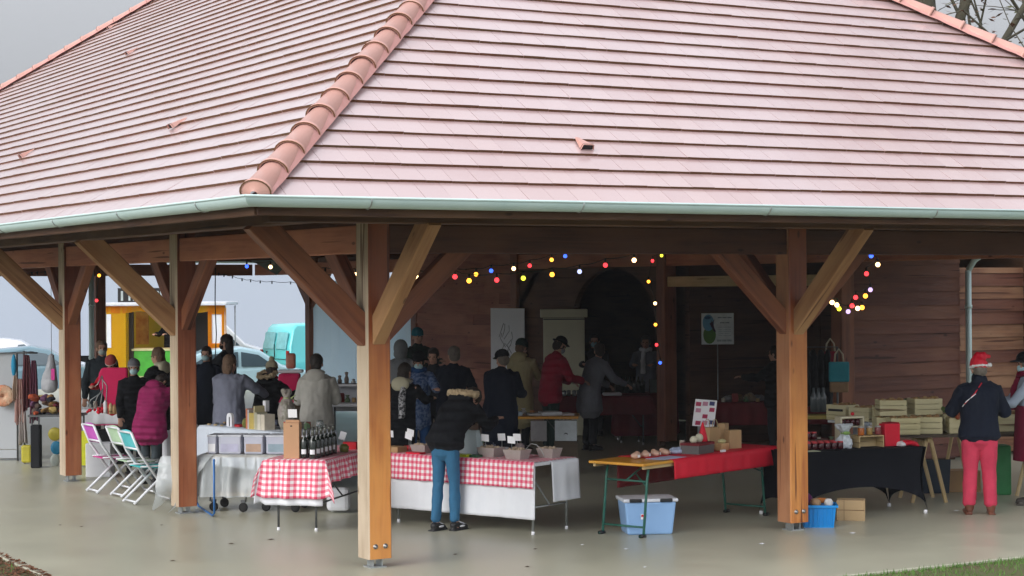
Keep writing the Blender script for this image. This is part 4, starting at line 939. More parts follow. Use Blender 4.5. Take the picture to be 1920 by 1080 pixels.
side((0, 0, 0), (Lx, 0, 0)); side((Lx, 0, 0), (Lx, Ly, 0)); side((Lx, Ly, 0), (0, Ly, 0)); side((0, Ly, 0), (0, 0, 0))
b.box((Lx / 2, Ly / 2, Z - .006), (Lx * .94, Ly * .94, .014)); b.build('stretch_cover', mat('black_stretch', (.005, .006, .010), .8, (.003, .004, .007), 2, spec=.15), t)
for x in (0.02, Lx - .02):
    for y in (0.02, Ly - .02):
        g = MB(); g.lathe([(.022, 0), (.022, .035), (.016, .04)], (x, y, 0), 8); g.build('foot_cap', M_paper, t)
# trestle tables with crates
def trestle_table(F, Lx, Ly, z, label, top, name='trestle_table', tx=(.2,)):
    t = thing(name, label, 'table', F.o, F.r); b = MB(); b.box((Lx / 2, Ly / 2, z - .015), (Lx, Ly, .03)); b.build('tabletop', top, t, bevel=.004)
    for x in tx:
        b = MB(); b.beam((x, .08, z - .06), (x, Ly - .08, z - .06), .05, .07); b.build('trestle_bar', M_ply, t)
        for y in (.12, Ly - .12):
            for sg in (-1, 1): b = MB(); b.beam((x + sg * .02, y, z - .05), (x + sg * .2, y, .0), .045, .03, up=(0, 1, 0)); b.build('leg', M_ply, t)
    return t
M_dtop = wood('dark_board_top', (.09, .07, .05), (.06, .045, .035), (.12, .09, .06))
F5 = Fr(wp(1668, 22.0), 87); trestle_table(F5, 2.9, .8, .80, 'dark topped trestle table under the pale crates at the right', M_dtop, tx=(.48, 1.9, 2.7))
F5b = Fr(wp(1550, 24.6), 140); trestle_table(F5b, 1.75, .8, .80, 'trestle table with a pale board top behind the jam stall', M_whitem, tx=(.2, 1.5))
def cloth_table(Fo, deg, Lx, Ly, z, drop, m, label, clabel, seed=1, sides=.3, back=.2):
    F = Fr(Fo, deg); F.o.z = 0
    folding_table(F, Lx, Ly, z, label)
    o = lay(drape(Lx, Ly, z + .003, front=drop, back=back, left=sides, right=sides, seed=seed, rip=.01).build('tablecloth', m, label=clabel, cat='tablecloth'), F); thick(o); return F
F6 = cloth_table(wp(1335, 28.6), 86, 2.3, .7, .78, .34, M_dred, 'table under dark red cloth in front of the sign on a pole', 'dark red cloth over the table in front of the sign on a pole', 3)
F7 = cloth_table(wp(1045, 30.4), 86, 1.5, .7, .78, .3, M_dred, 'small table under dark red cloth behind the grey coated shopper', 'dark red cloth on the small table behind the grey coated shopper', 5)
F7b = cloth_table(wp(1150, 30.9), 88, 1.0, .7, .79, .68, M_dred, 'table under a long dark red cloth below the column of coloured bulbs', 'long dark red cloth reaching nearly to the floor below the column of bulbs', 6, sides=.05)
F8 = Fr(wp(880, 26.3), 93); folding_table(F8, 1.5, .7, .76, 'wooden edged table of brochures behind the gingham stall', top=M_orange)
F9 = Fr(gp(372, 798, .76), 138); F9.o.z = 0; folding_table(F9, 2.05, .7, .76, 'craft stall table under a pale cloth beside the trolley')
o = lay(drape(2.05, .7, .763, front=.5, left=.3, right=.3, seed=8, rip=.012).build('tablecloth', mat('ice_blue_cloth', (.62, .68, .76), .8, (.56, .62, .72), 3, bump=.1), label='pale ice blue cloth over the craft stall beside the trolley', cat='tablecloth'), F9); thick(o)
F11 = cloth_table(wp(152, 28.6), 100, 1.3, .7, .75, .22, M_white, 'table with white pink-edged cloth behind the folding chairs', 'white cloth with a pink hem behind the folding chairs', 2, sides=.2)
o = MB(); 
for sg in (0,): o.box((.65, -.024, .527), (1.3, .006, .02))
lay(o.build('pink_hem', mat('pink_trim', (.6, .06, .2), .7), label='thin pink hem strip along the white cloth behind the chairs', cat='hem'), F11)
F13 = Fr(wp(618, 27.0), 95); 
t = thing('display_shelf', 'two tier white cloth covered display of dark ornaments left of the corner post', 'display', F13.o, F13.r)
b = MB(); b.box((.4, .2, 1.17), (.95, .32, .03)); b.box((.4, .36, .98), (.95, .02, .40)); b.build('upper_shelf', M_white, t); b = MB(); b.box((.4, .1, .90), (1.0, .6, .05)); b.build('lower_shelf', M_white, t, bevel=.015)
for x in (0, .85):
    for y in (-.1, .35): b = MB(); b.tube([(x, y, .0), (x, y, .9)], .012, 6); b.build('leg', M_grey, t)
M_orn = mat('dark_ornament', (.10, .08, .07), .5, (.25, .2, .17), 12, .9)
for k in range(9):
    x = .0 + k * .1; o = MB(); h = .06 + .05 * ((k * 7) % 3)
    o.lathe([(.0, 0), (.03, 0), (.035, h * .4), (.018, h * .7), (.028, h), (0, h + .01)], (0, 0, 0), 9)
    oo = o.build('ornament', M_orn if k % 3 else M_galv, label=('dark turned' if k % 3 else 'silver') + f' ornament, {NTH[k]} from the left on the white display shelf', cat='ornament', group='ornaments on the white display'); oo.location = F13(x, .2, 1.187)
# ================================================================ goods
def tagcard(F, x, y, z, rot=0, h=.16, w=.085, hh=.065, label='', tilt=0, group='white price cards'):
    t = thing('price_card', label, 'price card', F(x, y, z), F.r + rot, group)
    b = MB(); b.lathe([(.02, 0), (.02, .006), (.004, .01), (.004, h)], (0, 0, 0), 8); b.build('stand', M_galv, t)
    b = MB(); b.box((0, -.006, h + hh * .4), (w, .003, hh), 0, 0, tilt=(.1, tilt, 0)); b.build('card', M_paper, t); return t
M_bglass = mat('dark_bottle_glass', (.012, .02, .015), .12, (.01, .015, .012), 2, spec=.8); M_foil = mat('neck_foil', (.14, .15, .13), .35, metal=.4)
def mk_bottle():
    t = thing('wine_bottle', 'dark wine bottle with a small white label in the row on the left gingham table', 'bottle', (0, 0, 0), 0, 'bottles on the left gingham table')
    b = MB(); b.lathe([(0, 0), (.038, .002), (.040, .02), (.040, .175), (.034, .20), (.018, .225), (.0145, .25), (.0145, .30), (.016, .302), (.016, .31), (0, .312)], (0, 0, 0), 16); b.build('glass', M_bglass, t)
    b = MB(); b.lathe([(.0155, .245), (.0158, .313), (0, .314)], (0, 0, 0), 12); b.build('foil', M_foil, t)
    b = MB(); P = [[(.0412 * sin(a), -.0412 * cos(a), z) for z in (.05, .10)] for a in [RAD(-38 + 76 * i / 8) for i in range(9)]]; b.grid(P); b.build('label', M_paper, t); return t
bt = mk_bottle(); n = 0
for i in range(6):
    for j in range(2):
        pos = F1(.50 + .0 * i - j * .105, .12 + i * .13 + j * .03, .755); 
        rr = F1.r + .3 + random.uniform(-.2, .2)
        ORD = ('nearest', 'second nearest', 'third', 'fourth', 'fifth', 'farthest')[i]; lb = f'dark wine bottle, {ORD} in the ' + ('right hand' if j == 0 else 'left hand') + ' row beside the brown carton'
        if n == 0: bt.location = pos; bt.rotation_euler = (0, 0, rr); bt['label'] = lb
        else: dup(bt, pos, rr, lb)
        n += 1
def simple_box(name, label, cat, F, x, y, z, sz, m, rot=0, bevel=.003, group=None, tilt=None):
    b = MB(); b.box((0, 0, sz[2] / 2), sz, 0, 0, tilt); o = b.build(name, m, label=label, cat=cat, bevel=bevel, group=group); o.location = F(x, y, z); o.rotation_euler = (0, 0, F.r + rot); return o
t = thing('bottle_carton', 'tall brown cardboard bottle box beside the wine bottles', 'box', F1(.26, .16, .755), F1.r + .12)
b = MB(); b.box((0, 0, .19), (.17, .12, .38)); b.box((0, .02, .39), (.15, .05, .03)); b.build('carton', mat('tan_card', (.52, .30, .17), .7, (.48, .27, .15), 3), t, bevel=.004)
b = MB(); b.ell((.0, -.061, .345), (.012, .002, .008)); b.build('emblem', M_blackp, t)
tagcard(F1, .24, .22, 1.14, h=.05, w=.10, hh=.09, label='white card on a small stand on top of the tall brown bottle box')
tagcard(F1, .52, 1.02, .755, rot=.4, h=.14, tilt=.3, label='tilted white price card right of the wine bottles', w=.07, hh=.09)
# brandy glass and basket behind the bottles
b = MB(); b.lathe([(.035, 0), (.035, .004), (.005, .01), (.005, .08), (.03, .10), (.042, .14), (.036, .19), (.033, .19), (.038, .14), (.027, .105), (0, .095)], (0, 0, 0), 14)
o = b.build('wine_glass', M_glass, label='stemmed glass standing above the wine bottles on the carton', cat='glass'); o.location = F1(.40, .62, .755 + .18)
b = MB(); b.box((0, 0, .09), (.3, .2, .18)); o = b.build('gift_box', M_card, label='brown gift box behind the wine bottles', cat='box', bevel=.004); o.location = F1(.30, .62, .755); o.rotation_euler = (0, 0, F1.r)
simple_box('red_box', 'small red box at the far end of the left gingham table', 'box', F1, .50, 1.35, .755, (.16, .12, .08), M_red)
b = MB(); b.lathe([(0, 0), (.045, 0), (.055, .06), (.03, .09), (0, .095)], (0, 0, 0), 12); o = b.build('olive_jar', mat('olive_green', (.16, .17, .04), .3), label='squat olive green jar right of the wine bottles', cat='jar'); o.location = F1(.56, .95, .755)
# gift basket (wrapped) left of carton
t = thing('gift_bouquet', 'cellophane wrapped bouquet with green ribbon left of the brown bottle box', 'bouquet', F9(1.55, .3, .765))
b = MB(); b.lathe([(.06, 0), (.10, .08), (.12, .2), (.09, .33), (.035, .40), (.03, .42), (.07, .50), (.05, .52), (0, .50)], (0, 0, 0), 12); remesh(b, 'cellophane', mat('mauve_wrap', (.38, .30, .32), .3, (.25, .28, .18), 14, .9), t, vox=.012, fold=.02, fs=16)
b = MB(); b.lathe([(.04, .385), (.045, .40), (.04, .415)], (0, 0, 0), 12); b.tube([(.04, -.03, .40), (.1, -.06, .44), (.05, -.04, .40), (.12, -.05, .36)], .008, 6); b.build('ribbon', mat('lime_ribbon', (.42, .5, .22), .5), t)
b = MB()
for k in range(7): b.ell((.06 * cos(k * 2.4), -.07 + .02 * sin(k * 3), .05 + .02 * k * .6), .018, None, 8, 6)
b.build('berries', M_redc, t)
# things on craft table F9: books, arch shape, wooden bits
cols = [((.62, .20, .10), 'orange red'), ((.66, .60, .62), 'pale pink'), ((.58, .44, .12), 'ochre'), ((.70, .62, .36), 'straw yellow'), ((.52, .50, .36), 'sage'), ((.72, .68, .58), 'ivory'), ((.70, .64, .52), 'cream')]
x = 1.02
for k, (c, nm) in enumerate(cols):
    w = (.035, .03, .10, .02, .05, .07, .09)[k]; h = (.26, .25, .21, .30, .22, .2, .2)[k]
    simple_box('display_book', f'{nm} upright box file in the row on the craft stall', 'box', F9, x + w / 2, .12, .765, (w, .16, h), mat('book_%d' % k, c, .6), bevel=.003); x += w + .004
t = thing('arch_ornament', 'white arch shaped ornament with a dark slot on the craft stall', 'ornament', F9(.55, .1, .765), F9.r)
b = MB(); b.poly([(-.06, 0, 0)] + [(-.06 * cos(a), 0, .12 + .06 * sin(a)) for a in [pi * i / 10 for i in range(11)]] + [(.06, 0, 0)], .04, 0, (0, 1, 0)); b.build('arch', M_paper, t)
b = MB(); b.box((0.01, -.003, .07), (.016, .004, .12)); b.build('slot', M_black, t)
simple_box('red_box', 'flat red box under the white arch ornament', 'box', F9, .62, .22, .765, (.2, .15, .03), M_red)
simple_box('lantern', 'small white lantern with dark lid above the upright box files', 'lantern', F9, 1.1, .3, .98, (.06, .06, .14), M_paper)
for k in range(8):
    simple_box('wooden_toy', f'small wooden toy, {NTH[k]} from the left end of the craft stall', 'toy', F9, .08 + .05 * k, .1 + .09 * (k % 3), .765, (.05, .03, .02 + .01 * (k % 3)), (M_ply, M_grey, M_card)[k % 3], rot=k, group='small wooden toys on the craft stall')
b = MB(); b.ell((0, 0, .06), (.05, .05, .07)); b.ell((.07, .02, .04), (.04, .04, .05)); o = b.build('moss_ball', mat('moss', (.22, .21, .05), .9, (.12, .14, .03), 12, bump=.5), label='mossy green decoration beside the upright box files', cat='decoration'); o.location = F9(.86, .15, .765)
# trolley with plastic cover
FT = Fr(wp(374, 21.75), 98)
t = thing('trolley', 'low trolley wrapped in a cloudy plastic cover, on black castors', 'trolley', FT.o, FT.r)
M_plast = mat('cloudy_plastic', (.60, .64, .66), .3, (.46, .50, .52), 2.6, .8, bump=.5, bscale=6, alpha=.58, spec=.6)
b = MB(); b.box((.62, .26, .64), (1.24, .52, .03)); b.box((.62, .26, .2), (1.1, .46, .03)); b.build('deck', M_ply, t)
for x in (.10, .52, 1.1):
    for y in (.04, .46):
        b = MB(); b.tube([(x, y, .12), (x, y, .63)], .012, 6); b.build('post', M_galv, t)
for x, y in ((.14, .04), (.50, .0), (.74, .1), (1.1, .04), (.14, .46), (1.1, .46)):
    b = MB(); M = Matrix.Rotation(pi / 2, 3, 'X'); b.lathe([(.02, -.014), (.05, -.016), (.055, 0), (.05, .016), (.02, .014)], (0, 0, 0), 16); b.v = [tuple(M @ Vector(v) + Vector((x, y, .056))) for v in b.v]; w = b.build('castor', M_tyre, t)
    b = MB(); b.box((x, y, .125), (.05, .045, .03)); b.build('fork', M_grey, w)
dr = drape(1.26, .54, .66, front=.48, left=.5, right=.2, seed=12, rip=.03, flare=.16); ob = dr.build('plastic_cover', M_plast, t); 
for v in ob.data.vertices: v.co.x -= .01; v.co.y -= .01; v.co += Vector((noise.noise(v.co * 5), noise.noise(v.co * 5 + Vector((9, 0, 0))), 0)) * .035 * (1 if v.co.z < .64 else .1)
g = MB(); P = []
for i in range(15):
    r = []
    for j in range(15):
        u = i / 14; v = j / 14; q = Vector((.16 - .20 * v - .62 * u * (1 - .25 * v), -.03 - .10 * sin(v * 2.5) - .05 * u, .665 - v * (.30 + .30 * u) - .02 * u))
        q += Vector((noise.noise(q * 6), noise.noise(q * 6 + Vector((5, 1, 0))), noise.noise(q * 5))) * .05 * (u + v) * .6; r.append(q)
    P.append(r)
g.grid(P); g.build('cover_fold', M_plast, t)
o = MB(); A = gp(366, 950); Bq = gp(399, 972)
o.tube([A + UP * .34, A + UP * .06, A.lerp(Bq, .12) + UP * .02, A.lerp(Bq, .9) + UP * .02, Bq + UP * .06, Bq + UP * .66], .012, 8)
o.build('tube_frame', mat('blue_tube', (.03, .16, .45), .35), label='bent blue steel tube frame leaning against the trolley', cat='frame')
def clearbox(x, w, lab, inner, y=.16):
    t = thing('storage_box', lab, 'box', FT(x, y, .665), FT.r); b = MB(); b.box((0, 0, .10), (w, .3, .20)); b.build('tub', mat('milky_plastic', (.58, .60, .70), .35, (.52, .54, .66), 3, alpha=.85), t, bevel=.012)
    b = MB(); b.box((0, 0, .205), (w + .015, .315, .02)); b.build('lid', mat('milky_lid', (.70, .73, .80), .35), t, bevel=.006)
    b = MB(); b.box((0, -.152, .07), (w * .8, .004, .09)); b.build('contents', inner, t)
clearbox(.13, .10, 'narrow clear storage box with a white label at the left end of the trolley', M_paper); clearbox(.34, .26, 'wide clear storage box with lilac contents on the trolley', mat('lilac', (.50, .50, .66), .7))
clearbox(.62, .22, 'clear storage box with tan contents on the trolley', mat('tan_stuff', (.52, .36, .27), .7)); clearbox(.89, .24, 'clear storage box with grey blue contents on the trolley', mat('greyblue_stuff', (.32, .42, .50), .7)); clearbox(1.15, .24, 'clear storage box with mauve card on the trolley, next to the brown bottle box', mat('mauve_stuff', (.46, .40, .52), .7))
# goods on the long gingham table
M_kraft = mat('clear_tub', (.42, .38, .36), .25, (.34, .29, .27), 14, .9, alpha=.9)
def tub(F, x, y, w, h, label, m=M_kraft, z=.757, group=None, fill=True):
    t = thing('food_tub', label, 'tub', F(x, y, z), F.r, group); b = MB()
    W_ = w; b.add([(-W_ * .38, -W_ * .3, 0), (W_ * .38, -W_ * .3, 0), (W_ * .38, W_ * .3, 0), (-W_ * .38, W_ * .3, 0), (-W_ / 2, -W_ * .4, h), (W_ / 2, -W_ * .4, h), (W_ / 2, W_ * .4, h), (-W_ / 2, W_ * .4, h)], [(3, 2, 1, 0), (0, 1, 5, 4), (1, 2, 6, 5), (2, 3, 7, 6), (3, 0, 4, 7)]); b.build('tub', m, t)
    b = MB(); b.box((0, 0, h * .84), (W_ * .84, W_ * .64, h * .1))
    for k in range(26): b.ell((random.uniform(-.42, .42) * W_, random.uniform(-.33, .33) * W_, h * random.uniform(.8, 1.05)), random.uniform(.012, .022), None, 7, 5)
    b.build('contents', mat('biscuits', (.30, .20, .12), .8, (.45, .38, .30), 20, .9), t); return t
tub(F2, 1.62, .20, .24, .10, 'open tub of biscuits at the front right of the gingham table, below two price cards'); tub(F2, 1.22, .26, .24, .10, 'open tub of biscuits in the middle of the gingham table'); tub(F2, 1.80, .52, .22, .10, 'open tub at the back right corner of the gingham table'); tub(F2, .30, .22, .22, .09, 'open tub of biscuits left of the figure in jeans'); tub(F2, 1.02, .42, .22, .08, 'tub behind the green and yellow packet on the gingham table')
for x, y, h, tl, lb in ((1.18, .22, .17, .05, 'white price card left of the pair over the middle tub'), (1.26, .40, .17, -.05, 'white price card behind the first one over the middle tub'), (1.58, .16, .17, .04, 'white price card in front over the right tub'), (1.50, .36, .18, -.04, 'white price card behind over the right tub'), (.16, .16, .15, .25, 'tilted white price card just left of the jeans'), (.02, .35, .17, .2, 'wide white price card between the corner post and the jeans'), (-.22, .28, .15, 0, 'white price card half hidden by the corner post')):
    tagcard(F2, x, y, .757, h=h, w=.10, hh=.075, tilt=tl, label=lb)
t = thing('lidded_dome', 'clear domed lid propped open on the right biscuit tub', 'lid', F2(1.78, .26, .79), F2.r)
b = MB(); b.tube([(-.12 + .0, 0, .0 + 0), (-.09, 0, .07), (-.02, 0, .13), (.05, 0, .12), (.11, 0, .07), (.15, 0, .0)], .004, 6); b.build('rim', M_galv, t)
t = thing('gift_bag', 'pale grey tapered gift bag on the gingham table right of the jeans', 'bag', F2(.93, .30, .757), F2.r)
b = MB(); b.add([(-.13, -.07, 0), (.13, -.07, 0), (.13, .07, 0), (-.13, .07, 0), (-.085, -.03, .27), (.085, -.03, .27), (.085, .03, .27), (-.085, .03, .27)], [(3, 2, 1, 0), (4, 5, 6, 7), (0, 1, 5, 4), (1, 2, 6, 5), (2, 3, 7, 6), (3, 0, 4, 7)]); b.build('bag_body', mat('pale_grey_bag', (.42, .50, .51), .6, (.38, .46, .48), 3), t, bevel=.006)
tagcard(F2, .92, .26, 1.028, h=.06, w=.10, hh=.09, tilt=-.15, label='white price card standing on top of the pale grey gift bag')
simple_box('red_box', 'small red box just right of the jeans on the gingham table', 'box', F2, .72, .16, .757, (.12, .10, .08), M_redc)
simple_box('packet', 'green and yellow packet on the front edge of the gingham table', 'packet', F2, .98, .08, .757, (.17, .09, .03), mat('lime_packet', (.50, .58, .02), .4)); simple_box('packet', 'dark green packet beside the yellow one on the gingham table', 'packet', F2, 1.13, .12, .757, (.11, .09, .025), mat('dark_green', (.03, .10, .05), .5))
simple_box('cake_box', 'open brown box with bread between the corner post and the jeans', 'box', F2, -.02, .14, .757, (.2, .16, .06), M_card); simple_box('red_cloth_pile', 'folded red cloth behind the bread box on the gingham table', 'cloth', F2, .08, .42, .757, (.34, .2, .05), M_red, bevel=.02)
simple_box('red_plate', 'flat red tray on the gingham table edge left of the jeans', 'tray', F2, .34, .06, .757, (.2, .1, .02), M_redc)
# beer table goods
for k in range(4):
    t = thing('gingerbread_bag', f'small bag of round biscuits, {NTH[k]} from the left on the beer table', 'biscuit bag', F3(.42 + k * .17, .40, .762), F3.r + k * .4, 'biscuit bags on the beer table'); b = MB()
    b.ell((0, 0, .03), (.065, .05, .035)); b.ell((.03, .01, .05), (.035, .03, .025)); b.build('bag', mat('gingerbread', (.50, .27, .17), .5, (.6, .42, .33), 16), t); b = MB(); b.box((-.02, -.052, .03), (.035, .004, .028)); b.build('sticker', M_paper, t)
b = MB(); b.box((0, 0, .002), (.42, .22, .004)); o = b.build('paper_sheet', mat('lilac_paper', (.50, .54, .74), .6), label='lilac paper sheet on the beer table in front of the biscuit bags', cat='paper'); o.location = F3(.62, .16, .766); o.rotation_euler = (0, 0, F3.r)
b = MB(); b.ell((0, 0, .03), (.09, .06, .035)); b.ell((.07, .02, .04), (.06, .05, .035)); ob = thing('blue_bundle', 'pale blue wrapped bundle left of the red and grey tin box', 'bundle', F3(1.08, .36, .765)); remesh(b, 'wrapping', mat('pale_blue_wrap', (.42, .50, .68), .4), ob, vox=.01, fold=.015, fs=22)
t = thing('display_tin', 'grey box with red lid full of wrapped sweets on the red cloth', 'box', F3(1.28, .22, .766), F3.r + .1)
b = MB(); b.box((0, 0, .05), (.34, .22, .10)); b.build('tin', mat('tin_grey', (.13, .13, .13), .4, metal=.3), t, bevel=.005); b = MB(); b.box((0, 0, .105), (.35, .23, .03)); b.build('lid', M_dred, t, bevel=.005)
b = MB(); b.ell((-.08, 0, .15), (.05, .04, .04)); b.ell((.04, 0, .16), (.055, .04, .05)); b.build('sweets', mat('cream_wrap', (.7, .66, .5), .5), t)
b = MB(); b.lathe([(.055, .10), (.05, .16), (.03, .24), (.008, .32), (0, .325)], (.12, 0, 0), 12); b.build('red_cone', M_redc, t)
def kraftbag(x, y, w, h, d, label, rot=0, handles=True, z=.766, F=F3, m=None):
    t = thing('paper_bag', label, 'bag', F(x, y, z), F.r + rot); b = MB(); b.box((0, 0, h / 2), (w, d, h)); b.build('bag_body', m or mat('kraft_paper', (.46, .30, .15), .75, (.40, .26, .13), 5), t, bevel=.004)
    if handles:
        for yy in (-d / 2, d / 2): b = MB(); b.tube([(-w * .22, yy, h - .01), (-w * .22, yy, h + .05), (-w * .1, yy, h + .085), (w * .1, yy, h + .085), (w * .22, yy, h + .05), (w * .22, yy, h - .01)], .004, 6); b.build('handle', M_ply, t)
    return t
kraftbag(1.78, .38, .20, .24, .10, 'brown paper bag with twisted handles on the red cloth'); kraftbag(2.02, .26, .17, .20, .10, 'brown paper bag with a dark bow next to the big post', -.3, False); kraftbag(2.14, .46, .12, .26, .08, 'narrow brown paper bag behind the bow bag beside the big post', .2, False)
t = thing('treat_pack', 'ribboned packs of treats in front of the handled paper bag', 'packet', F3(1.72, .20, .766), F3.r); b = MB(); b.box((0, 0, .04), (.14, .1, .08)); b.build('pack', mat('treat_brown', (.42, .18, .07), .5, (.6, .4, .2), 10), t, bevel=.01); b = MB(); b.ell((0, 0, .10), (.06, .04, .025)); b.build('ribbon', mat('yellow_ribbon', (.65, .6, .3), .4), t)
simple_box('green_carton', 'small green and cream carton right of the tin on the red cloth', 'box', F3, 1.55, .32, .766, (.10, .08, .11), mat('soft_green', (.45, .52, .22), .6)); simple_box('name_card', 'small white card on the red cloth in front of the treat pack', 'card', F3, 1.56, .08, .766, (.07, .03, .025), M_paper)
t = thing('quilt_poster', 'small poster of pink blue and white squares beside the big post', 'poster', F3(1.98, .60, 1.0), F3.r - .55); b = MB(); b.box((0, 0, .14), (.26, .01, .30), 0, 0, tilt=(.1, 0.1, 0)); b.build('panel', M_paper, t)
for i in range(3):
    for j in range(4):
        if (i * 4 + j) in (1, 6, 9): continue
        b = MB(); b.box((-.082 + i * .082, -.010 - .0 , .035 + j * .07), (.06, .004, .045), 0, 0, tilt=(.1, .1, 0)); b.v = [(v[0], v[1] - (v[2] - .14) * .1, v[2]) for v in b.v]; b.build('square', mat('quilt_%d' % ((i * 2 + j) % 3), ((.45, .05, .12), (.06, .07, .2), (.62, .3, .42))[(i * 2 + j) % 3], .6), t)
b = MB(); b.tube([(0, .03, -.25), (0, .03, .1)], .006, 6); b.build('stick', M_ply, t)
# jam stall on the black table
M_jam = mat('dark_jam', (.07, .008, .012), .15, (.04, .005, .01), 6); M_jlid = mat('red_jar_lid', (.55, .05, .06), .35)
def mk_jar(h=.085, r=.036, jm=M_jam, lm=M_jlid, label='small jam jar with red lid in the packed rows on the black table', group='red lidded jam jars on the black table'):
    t = thing('jam_jar', label, 'jar', (0, 0, 0), 0, group); b = MB(); b.lathe([(0, 0), (r * .95, .002), (r, .01), (r, h * .78), (r * .88, h * .86), (0, h * .86)], (0, 0, 0), 12); b.build('glass', jm, t)
    b = MB(); b.lathe([(r * .93, h * .82), (r * .93, h), (0, h + .001)], (0, 0, 0), 12); b.build('lid', lm, t); return t
jr = mk_jar(); n = 0
for row, z in ((0, .742), (1, .742), (2, .83)):
    for k in range(8 if row < 2 else 6):
        p = F4(.10 + k * .082 + (.04 if row == 1 else .05), .22 + row * .14, z)
        lb = f'red lidded jam jar, {NTH[k]} from left in ' + ('front', 'middle', 'raised back')[row] + ' row, black table'
        if n == 0: jr.location = p; jr['label'] = lb
        else: dup(jr, p, random.uniform(0, 6), lb)
        n += 1
simple_box('jar_riser', 'low dark riser carrying the back row of jam jars', 'riser', F4, .42, .50, .742, (.6, .14, .086), M_dtop)
simple_box('price_list', 'pale green sheet of paper on the near edge of the black table', 'paper', F4, .22, .10, .742, (.26, .17, .003), mat('pale_green_paper', (.62, .68, .48), .7), rot=-.1, bevel=0)
t = thing('gift_pouch', 'white cellophane pouch with green ribbon in the middle of the jam stall', 'pouch', F4(.80, .26, .742), F4.r); b = MB(); b.lathe([(.09, 0), (.095, .08), (.05, .15), (.03, .165), (.08, .22), (.11, .27), (.06, .25), (0, .2)], (0, 0, 0), 14); remesh(b, 'cellophane', mat('white_cellophane', (.62, .66, .68), .3, (.45, .52, .6), 14, .9), t, vox=.01, fold=.022, fs=20); b = MB(); b.lathe([(.035, .155), (.04, .165), (.035, .175)], (0, 0, 0), 10); b.ell((.0, -.05, .17), (.05, .02, .02)); b.build('ribbon', mat('green_ribbon', (.25, .42, .10), .4), t)
t = thing('jar_rack', 'cream wooden rack of dark jars in the jam stall', 'rack', F4(1.0, .46, .742), F4.r)
for zz in (.12, .22): 
    b = MB(); b.box((0, 0, zz), (.30, .12, .012)); b.build('shelf', mat('cream_wood', (.62, .58, .42), .6), t)
b = MB(); b.box((0, 0, .325), (.30, .12, .02)); b.build('top', MATS['cream_wood'], t)
for x in (-.145, .145): b = MB(); b.box((x, 0, .165), (.02, .12, .33)); b.build('side', MATS['cream_wood'], t)
for k in range(4): b = MB(); b.lathe([(0, .23), (.028, .23), (.03, .30), (0, .305)], (-.1 + k * .067, 0, 0), 10); b.build('jar', M_jam, t)
b = MB(); b.ell((.04, 0, .36), (.02, .02, .02)); b.build('red_bow', M_redc, t)
t = thing('wooden_tray', 'upturned wooden box carrying orange jars in the jam stall', 'box', F4(1.12, .28, .742), F4.r); b = MB(); b.box((0, 0, .125), (.32, .16, .012)); b.box((-.155, 0, .06), (.012, .16, .12)); b.box((.155, 0, .06), (.012, .16, .12)); b.box((0, .07, .06), (.3, .012, .12)); b.build('crate', M_ply, t)
for k, (c, nm) in enumerate((((.50, .13, .02), 'orange'), ((.35, .22, .06), 'honey coloured'), ((.24, .05, .05), 'dark rose'))):
    j = mk_jar(.10, .036, mat('preserve_%d' % k, c, .15), mat('grey_lid', (.4, .38, .36), .3), f'{nm} preserve jar standing on the upturned wooden box', None); j.location = F4(1.02 + k * .11, .26, .875)
t = kraftbag(1.42, .30, .20, .25, .12, 'bright red paper bag near the right end of the black table', 0, False, .742, F4, M_redc)
kraftbag(1.54, .46, .16, .25, .12, 'second red paper bag partly behind the first on the black table', .2, False, .742, F4, mat('deep_red_paper', (.42, .01, .02), .6))
simple_box('glass_vase', 'pale glass bowl behind the orange jars on the black table', 'bowl', F4, 1.22, .56, .742, (.18, .12, .26), mat('pale_blue_glass', (.35, .42, .48), .1, alpha=.6), bevel=.03)
t = thing('santa_hat', 'red and white santa hat hanging over the right corner of the black table', 'hat', F4(1.66, .22, .745), F4.r)
b = MB(); loft(b, [((-.12, 0, .02), .07, .035), ((-.04, 0, .03), .075, .035), ((.04, 0, .012), .06, .035), ((.09, 0, -.05), .04, .03), ((.115, 0, -.12), .02, .018)], (0, 1, 0)); remesh(b, 'felt', M_redc, t, vox=.01, fold=.006, fs=14)
b = MB(); loft(b, [((-.17, 0, .016), .085, .03), ((-.13, 0, .016), .085, .035)], (0, 1, 0)); b.ell((.12, 0, -.145), .028); remesh(b, 'white_trim', cloth('white_fluff', (.8, .8, .82)), t, vox=.01, fold=.006, fs=30)
# boxes on the floor
t = thing('storage_box', 'large pale blue plastic storage box under the orange beer table', 'box', gp(1212, 1003) + vdir(0) * .18, rz(-8))
b = MB(); b.add([(-.235, -.17, 0), (.235, -.17, 0), (.235, .17, 0), (-.235, .17, 0), (-.27, -.20, .34), (.27, -.20, .34), (.27, .20, .34), (-.27, .20, .34)], [(3, 2, 1, 0), (0, 1, 5, 4), (1, 2, 6, 5), (2, 3, 7, 6), (3, 0, 4, 7), (4, 5, 6, 7)]); b.build('tub', mat('light_blue_plastic', (.26, .44, .72), .3, (.24, .41, .69), 2), t, bevel=.02)
b = MB(); b.box((0, 0, .355), (.575, .43, .035)); b.build('lid', mat('milky_lid', (.70, .73, .80), .35), t, bevel=.012)
for x in (-.16, .16): b = MB(); b.box((x, -.21, .355), (.13, .03, .035)); b.build('clip', M_blackp, t, bevel=.008)
b = MB(); b.box((-.075, -.194, .19), (.055, .006, .055), tilt=(.09, 0, 0)); b.build('sticker', M_paper, t); b = MB(); b.box((-.088, -.2, .20), (.022, .004, .022), tilt=(.09, 0, 0)); b.build('sticker_mark', M_redc, t)
t = thing('blue_crate', 'bright blue plastic crate of odds and ends behind the big post', 'crate', gp(1535, 990) + vdir(0) * .15, rz(5)); b = MB()
